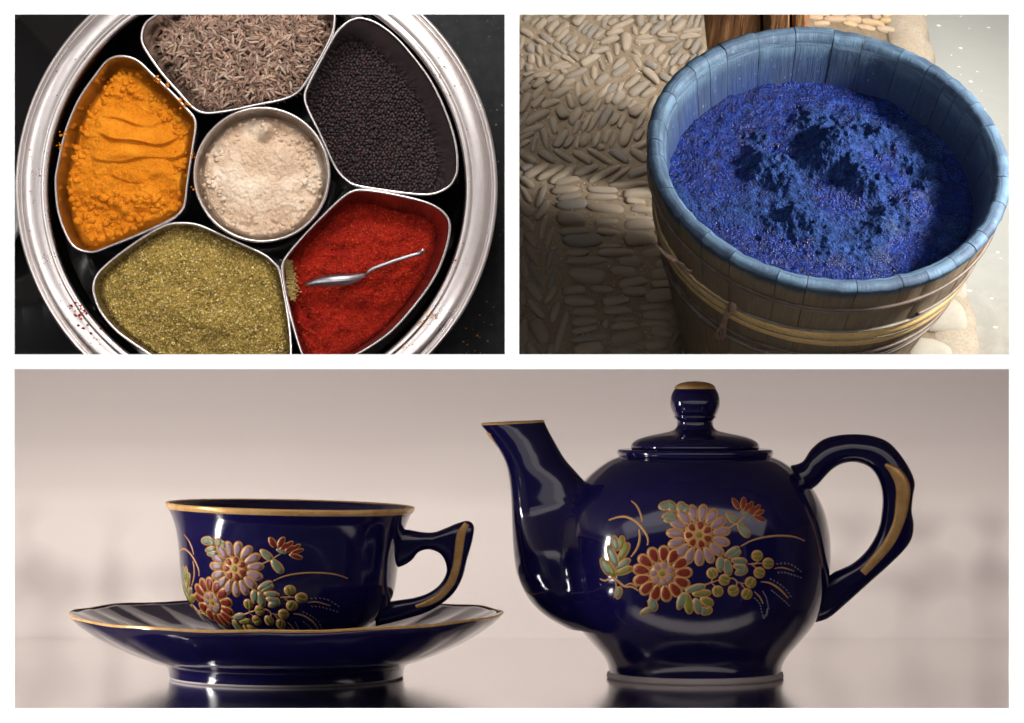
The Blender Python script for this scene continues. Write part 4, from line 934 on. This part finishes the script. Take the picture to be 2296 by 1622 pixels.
def paint(par, f):
    leaf(par, f, [(800, 325, 95, 62, 10), (862, 325, 100, 60, -50), (950, 335, 80, 58, 75), (1000, 350, 60, 38, -75), (845, 408, 125, 42, 15), (860, 450, 115, 40, 8)])
    leaf(par, f, [(352, 665, 125, 48, -78), (405, 665, 120, 40, 82), (325, 785, 200, 58, -66), (428, 745, 170, 52, 62), (260, 880, 160, 55, -62), (305, 900, 150, 50, -62), (420, 858, 140, 46, 36), (425, 920, 160, 48, 20)], 'mix')
    leaf(par, f, [(1415, 745, 140, 42, 32), (1440, 770, 110, 36, 30), (1480, 830, 125, 46, -5), (1310, 860, 120, 58, 85), (1375, 885, 140, 58, -80), (1490, 885, 110, 40, -10), (1500, 925, 100, 50, 20)])
    leaf(par, f, [(1080, 1080, 170, 50, 14), (1140, 1125, 150, 46, 5), (955, 1195, 150, 58, 68), (1015, 1215, 180, 60, -80), (1100, 1240, 130, 62, -70), (1185, 1200, 110, 60, -25), (1160, 1285, 60, 50, -50), (1200, 1285, 60, 40, 50)], 'mix')
    leaf(par, f, [(378, 1120, 95, 46, 80)]); leaf(par, f, [(692, 1225, 115, 62, -72), (628, 1290, 95, 40, 25)]); leaf(par, f, [(1415, 435, 130, 48, -42), ]); leaf(par, f, [(1520, 545, 150, 58, -52)])
    leaf(par, f, [(1450, 305, 110, 42, -58), (1518, 305, 110, 42, 82), (1548, 345, 80, 34, 60), (1582, 325, 80, 32, 60), (1600, 368, 80, 44, 45), (1645, 345, 66, 30, 50), (1662, 388, 90, 34, 25), (1662, 440, 110, 36, -20)], 'red', 'lotus_bloom', 14)
    leaf(par, f, [(1538, 392, 90, 32, -22)], 'green', 'leaf', 12)
    ss = [([(290, 455), (370, 428), (450, 425), (540, 470), (610, 550), (648, 630), (642, 685)], 24), ([(495, 278), (545, 325), (580, 400), (592, 470)], 18), ([(565, 540), (572, 620), (550, 710), (492, 792)], 22), ([(1495, 695), (1600, 640), (1750, 605), (1900, 598), (2000, 612), (2078, 645)], 18),
          ([(1370, 535), (1450, 490), (1490, 460), (1535, 420)], 18), ([(208, 992), (255, 1010), (330, 985), (430, 1060), (500, 1065), (560, 1100)], 22), ([(430, 1060), (490, 1035), (550, 1070)], 14), ([(350, 1010), (358, 1080), (338, 1165)], 16), ([(340, 980), (372, 900), (376, 760)], 12), ([(640, 1310), (660, 1240), (640, 1190)], 16),
          ([(1560, 858), (1640, 850), (1700, 850)], 14), ([(1590, 860), (1640, 895), (1660, 920)], 12), ([(1645, 800), (1640, 850), (1600, 862)], 12), ([(960, 1090), (1080, 1070), (1190, 1040), (1300, 1000)], 16), ([(1225, 1030), (1260, 1060), (1280, 1095)], 12), ([(1235, 950), (1232, 1010), (1200, 1040)], 12), ([(1350, 985), (1430, 990), (1462, 1030), (1435, 1085)], 14), ([(1462, 1020), (1520, 1035), (1570, 1025)], 12), ([(1490, 1030), (1525, 1070), (1550, 1110)], 12),
          ([(1800, 898), (1880, 890), (1985, 922)], 12), ([(1678, 1018), (1760, 1030), (1850, 1085), (1928, 1168)], 18), ([(1620, 1108), (1670, 1160), (1700, 1220)], 12)]
    for p_, w_ in ss: v, fa = stroke(p_, w_, f); obj('stem', v, fa, MAT['gilt_line'], par)
    for (x, y) in ((1645, 780), (1745, 850), (1665, 935), (1235, 940), (1345, 1000), (1585, 1025), (1285, 1105), (1428, 1100), (1550, 1130)):
        b_ = obj('bud', *patch(petal(x, y, 108, 108, 0, 0), f, .001, .0014), MAT['gilt_line'], par); a = random.uniform(0, 180)
        for s_ in (-1, 1):
            v, fa = patch(petal(x+s_*17*math.sin(R(a)), y+s_*17*math.cos(R(a)), 72, 32, a, 0), f, .0016, .0022); obj('bud_half', v, fa, EN['lime'], b_)
    parts = []
    for line in ([(1830, 855), (1910, 850), (1980, 875), (2045, 925)], [(1840, 935), (1900, 935), (1970, 955), (2045, 980)], [(1770, 995), (1850, 1040), (1910, 1090), (1950, 1150)], [(1780, 1100), (1830, 1140), (1890, 1190), (1935, 1235)], [(1700, 1110), (1730, 1170), (1750, 1260)], [(1625, 1170), (1670, 1220), (1685, 1290), (1705, 1350)], [(1740, 1270), (1730, 1320), (1700, 1345)]):
        for p_ in catmull([Vector((a, b, 0)) for a, b in line], 8, False): parts.append(patch(petal(p_.x, p_.y, 24, 8, random.uniform(-70, -20), 0, 6), f, .0006, .0009))
    v, fa = join(parts); obj('enamel_dots', v, fa, EN['white'], par, kind='stuff')
    flower(par, f, 'mauve_flower', 1110, 590, 15, 128, 272, 62, 'purple', 'red', 'mauve petalled flower with red centre', 1.03)
    flower(par, f, 'red_flower', 778, 945, 13, 112, 248, 76, 'red', 'purple', 'red petalled flower with mauve centre', 1.06, 3)
paint(pot, OnPot())

# --- cup and saucer
cup = thing('teacup', 'glossy cobalt blue teacup with gilt rim and painted flowers standing on the saucer', 'teacup', MT @ Matrix.Translation((Xc, 0, cq(775))) @ Matrix.Rotation(R(1.3), 4, 'Y'))
dn = Matrix.Translation((0, 0, -cq(775)))
cin = [(r-.008, z) for r, z in cp[::-1] if z > cq(740)]
def dz_(vs): return [dn @ Vector(p) for p in vs]
v, f = lathe([(.0005, cq(770))]+cp+[(545*.5086e-3-.001, cq(211)), (545*.5086e-3-.005, cq(211))]+cin+[(.0005, cq(738))], 128); obj('body', dz_(v), f, MAT['glaze'], cup)
v, f = lathe([(r*.5086e-3, cq(q)) for r, q in ((538, 232), (545.5, 222), (549, 212), (547, 205), (541, 204), (534, 209))], 128); obj('gilt_rim', dz_(v), f, MAT['gold'], cup)
class F2:
    def __init__(s, g): s.g = g
    def __call__(s, p, q, h): return dn @ s.g(p, q, h)
paint(cup, F2(OnCup()))
def cx_(p): return (p-1212)*.5086e-3
def cpath(l): return [Vector((cx_(p), 0, cq(q))) for p, q, h in l], [h*.5086e-3 for p, q, h in l]
hc_o = [(1620, 290), (1690, 300), (1745, 306), (1800, 314), (1850, 312), (1900, 293), (1950, 271), (1997, 260), (2024, 284), (2018, 350), (1997, 430), (1975, 520), (1927, 595), (1835, 662), (1720, 702), (1600, 735)]
hc_i = [(1620, 475), (1700, 470), (1752, 440), (1780, 405), (1815, 391), (1848, 394), (1878, 409), (1898, 438), (1906, 472), (1902, 500), (1887, 530), (1862, 558), (1820, 585), (1760, 605), (1690, 617), (1600, 640)]
v, f = twoedge(hc_o, hc_i, cx_, cq, .0185); hc = obj('handle', dz_(v), f, MAT['glaze'], cup)
v, f = stripe([(cx_(p), cq(q)) for p, q in ((1992, 270), (1968, 320), (1958, 400), (1948, 470), (1925, 535), (1882, 590), (1830, 622), (1776, 640))], [x*.5086e-3 for x in (12, 20, 19, 18, 18, 17, 15, 8)], lambda t: .0188, thick=.002); obj('gilt_stripe', dz_(v), f, MAT['gold'], hc)
Xs = (28.1+1208*.5086-1148)/1000
sau = thing('saucer', 'scalloped cobalt blue saucer with thin gilt edge under the teacup', 'saucer', MT @ Matrix.Translation((Xs, 0, 0)))
def slathe(prof, n=240):
    L = []
    for r, z, wv_, fl in prof:
        l = []
        for j in range(n):
            th = 2*PI*j/n; rr = r*(1+.004*wv_*math.cos(12*th+.6)); zz = z+.0014*wv_*math.cos(12*th+.6)-fl*.004*abs(math.sin(12*th+.3))+wv_*.003*math.sin(2*th+2)
            l.append((rr*math.cos(th), rr*math.sin(th), zz))
        L.append(l)
    V, F = rings(L); return V, [q[::-1] for q in F]
k5 = .5086e-3
sp_ = [(515, 958, 0, 0), (520, 925, 0, 0), (535, 905, 0, 0), (600, 888, 0, 0), (700, 848, .1, .2), (790, 805, .25, .4), (860, 765, .5, .5), (915, 728, .8, .3), (945, 702, 1, 0), (952, 690, 1, 0)]
up_ = [(949, 683, 1, 0), (925, 692, .9, .5), (850, 722, .6, 1), (750, 760, .3, 1), (640, 790, .1, .6), (500, 800, 0, 0), (1, 800, 0, 0)]
v, f = slathe([(r*k5, cq(q), a, b) for r, q, a, b in sp_]+[(r*k5, cq(q), a, b) for r, q, a, b in up_]); obj('dish', v, f, MAT['glaze'], sau)
v, f = slathe([(r*k5, cq(q), 1, 0) for r, q in ((951.5, 694), (954, 689), (952.5, 684), (949, 682), (945, 684))]); obj('gilt_edge', v, f, MAT['gold'], sau)
v, f = lathe([(480*k5, .012), (498*k5, .0), (510*k5, .0), (516*k5, .004), (515*k5, cq(957))], 128); obj('foot_ring', v, f, MAT['biscuit'], sau)
# --- table and backdrop
tz = W(1148, 1519, yt).z
def table_mat():
    t = NT('polished_metal'); n = t.noise(t.coord(), 5, 3); t.set(base=(.90, .885, .875), metal=1.0, rough=t.math('ADD', t.math('MULTIPLY', n, .05), .11)); return t.m
v, f = box(-2.55, 2.55, .012, YB+.0012, tz-.03, tz-.0006); obj('tabletop', v, f, table_mat(), smooth=False, kind='structure')
def back_mat():
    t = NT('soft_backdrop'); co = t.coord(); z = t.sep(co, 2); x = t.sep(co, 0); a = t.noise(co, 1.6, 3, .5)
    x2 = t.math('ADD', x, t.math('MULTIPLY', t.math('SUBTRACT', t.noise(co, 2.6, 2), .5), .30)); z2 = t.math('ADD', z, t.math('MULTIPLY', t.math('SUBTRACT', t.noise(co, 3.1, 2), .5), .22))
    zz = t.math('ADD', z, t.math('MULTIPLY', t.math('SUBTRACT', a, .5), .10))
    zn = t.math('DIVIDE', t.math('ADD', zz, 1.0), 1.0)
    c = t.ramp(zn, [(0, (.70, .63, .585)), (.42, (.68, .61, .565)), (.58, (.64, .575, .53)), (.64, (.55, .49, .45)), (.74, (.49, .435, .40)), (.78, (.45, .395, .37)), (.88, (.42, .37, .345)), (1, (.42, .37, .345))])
    # faint diamond weave low down
    s1 = t.math('SINE', t.math('MULTIPLY', t.math('ADD', x2, z2), 15)); s2 = t.math('SINE', t.math('MULTIPLY', t.math('SUBTRACT', x2, z2), 15)); m = t.math('MULTIPLY', s1, s2)
    m = t.ramp(t.math('ADD', t.math('MULTIPLY', m, .5), .5), [(.25, 0.), (.95, .55)]); lo = t.ramp(t.math('ADD', z, 1.0), [(.50, 1.), (.62, 0.)]); side = t.ramp(t.math('ABSOLUTE', x), [(.55, 0.), (.85, 1.)])
    f_ = t.math('MULTIPLY', t.math('MULTIPLY', m, lo), t.math('MULTIPLY', side, t.ramp(a, [(.35, .2), (.6, 1.)])))
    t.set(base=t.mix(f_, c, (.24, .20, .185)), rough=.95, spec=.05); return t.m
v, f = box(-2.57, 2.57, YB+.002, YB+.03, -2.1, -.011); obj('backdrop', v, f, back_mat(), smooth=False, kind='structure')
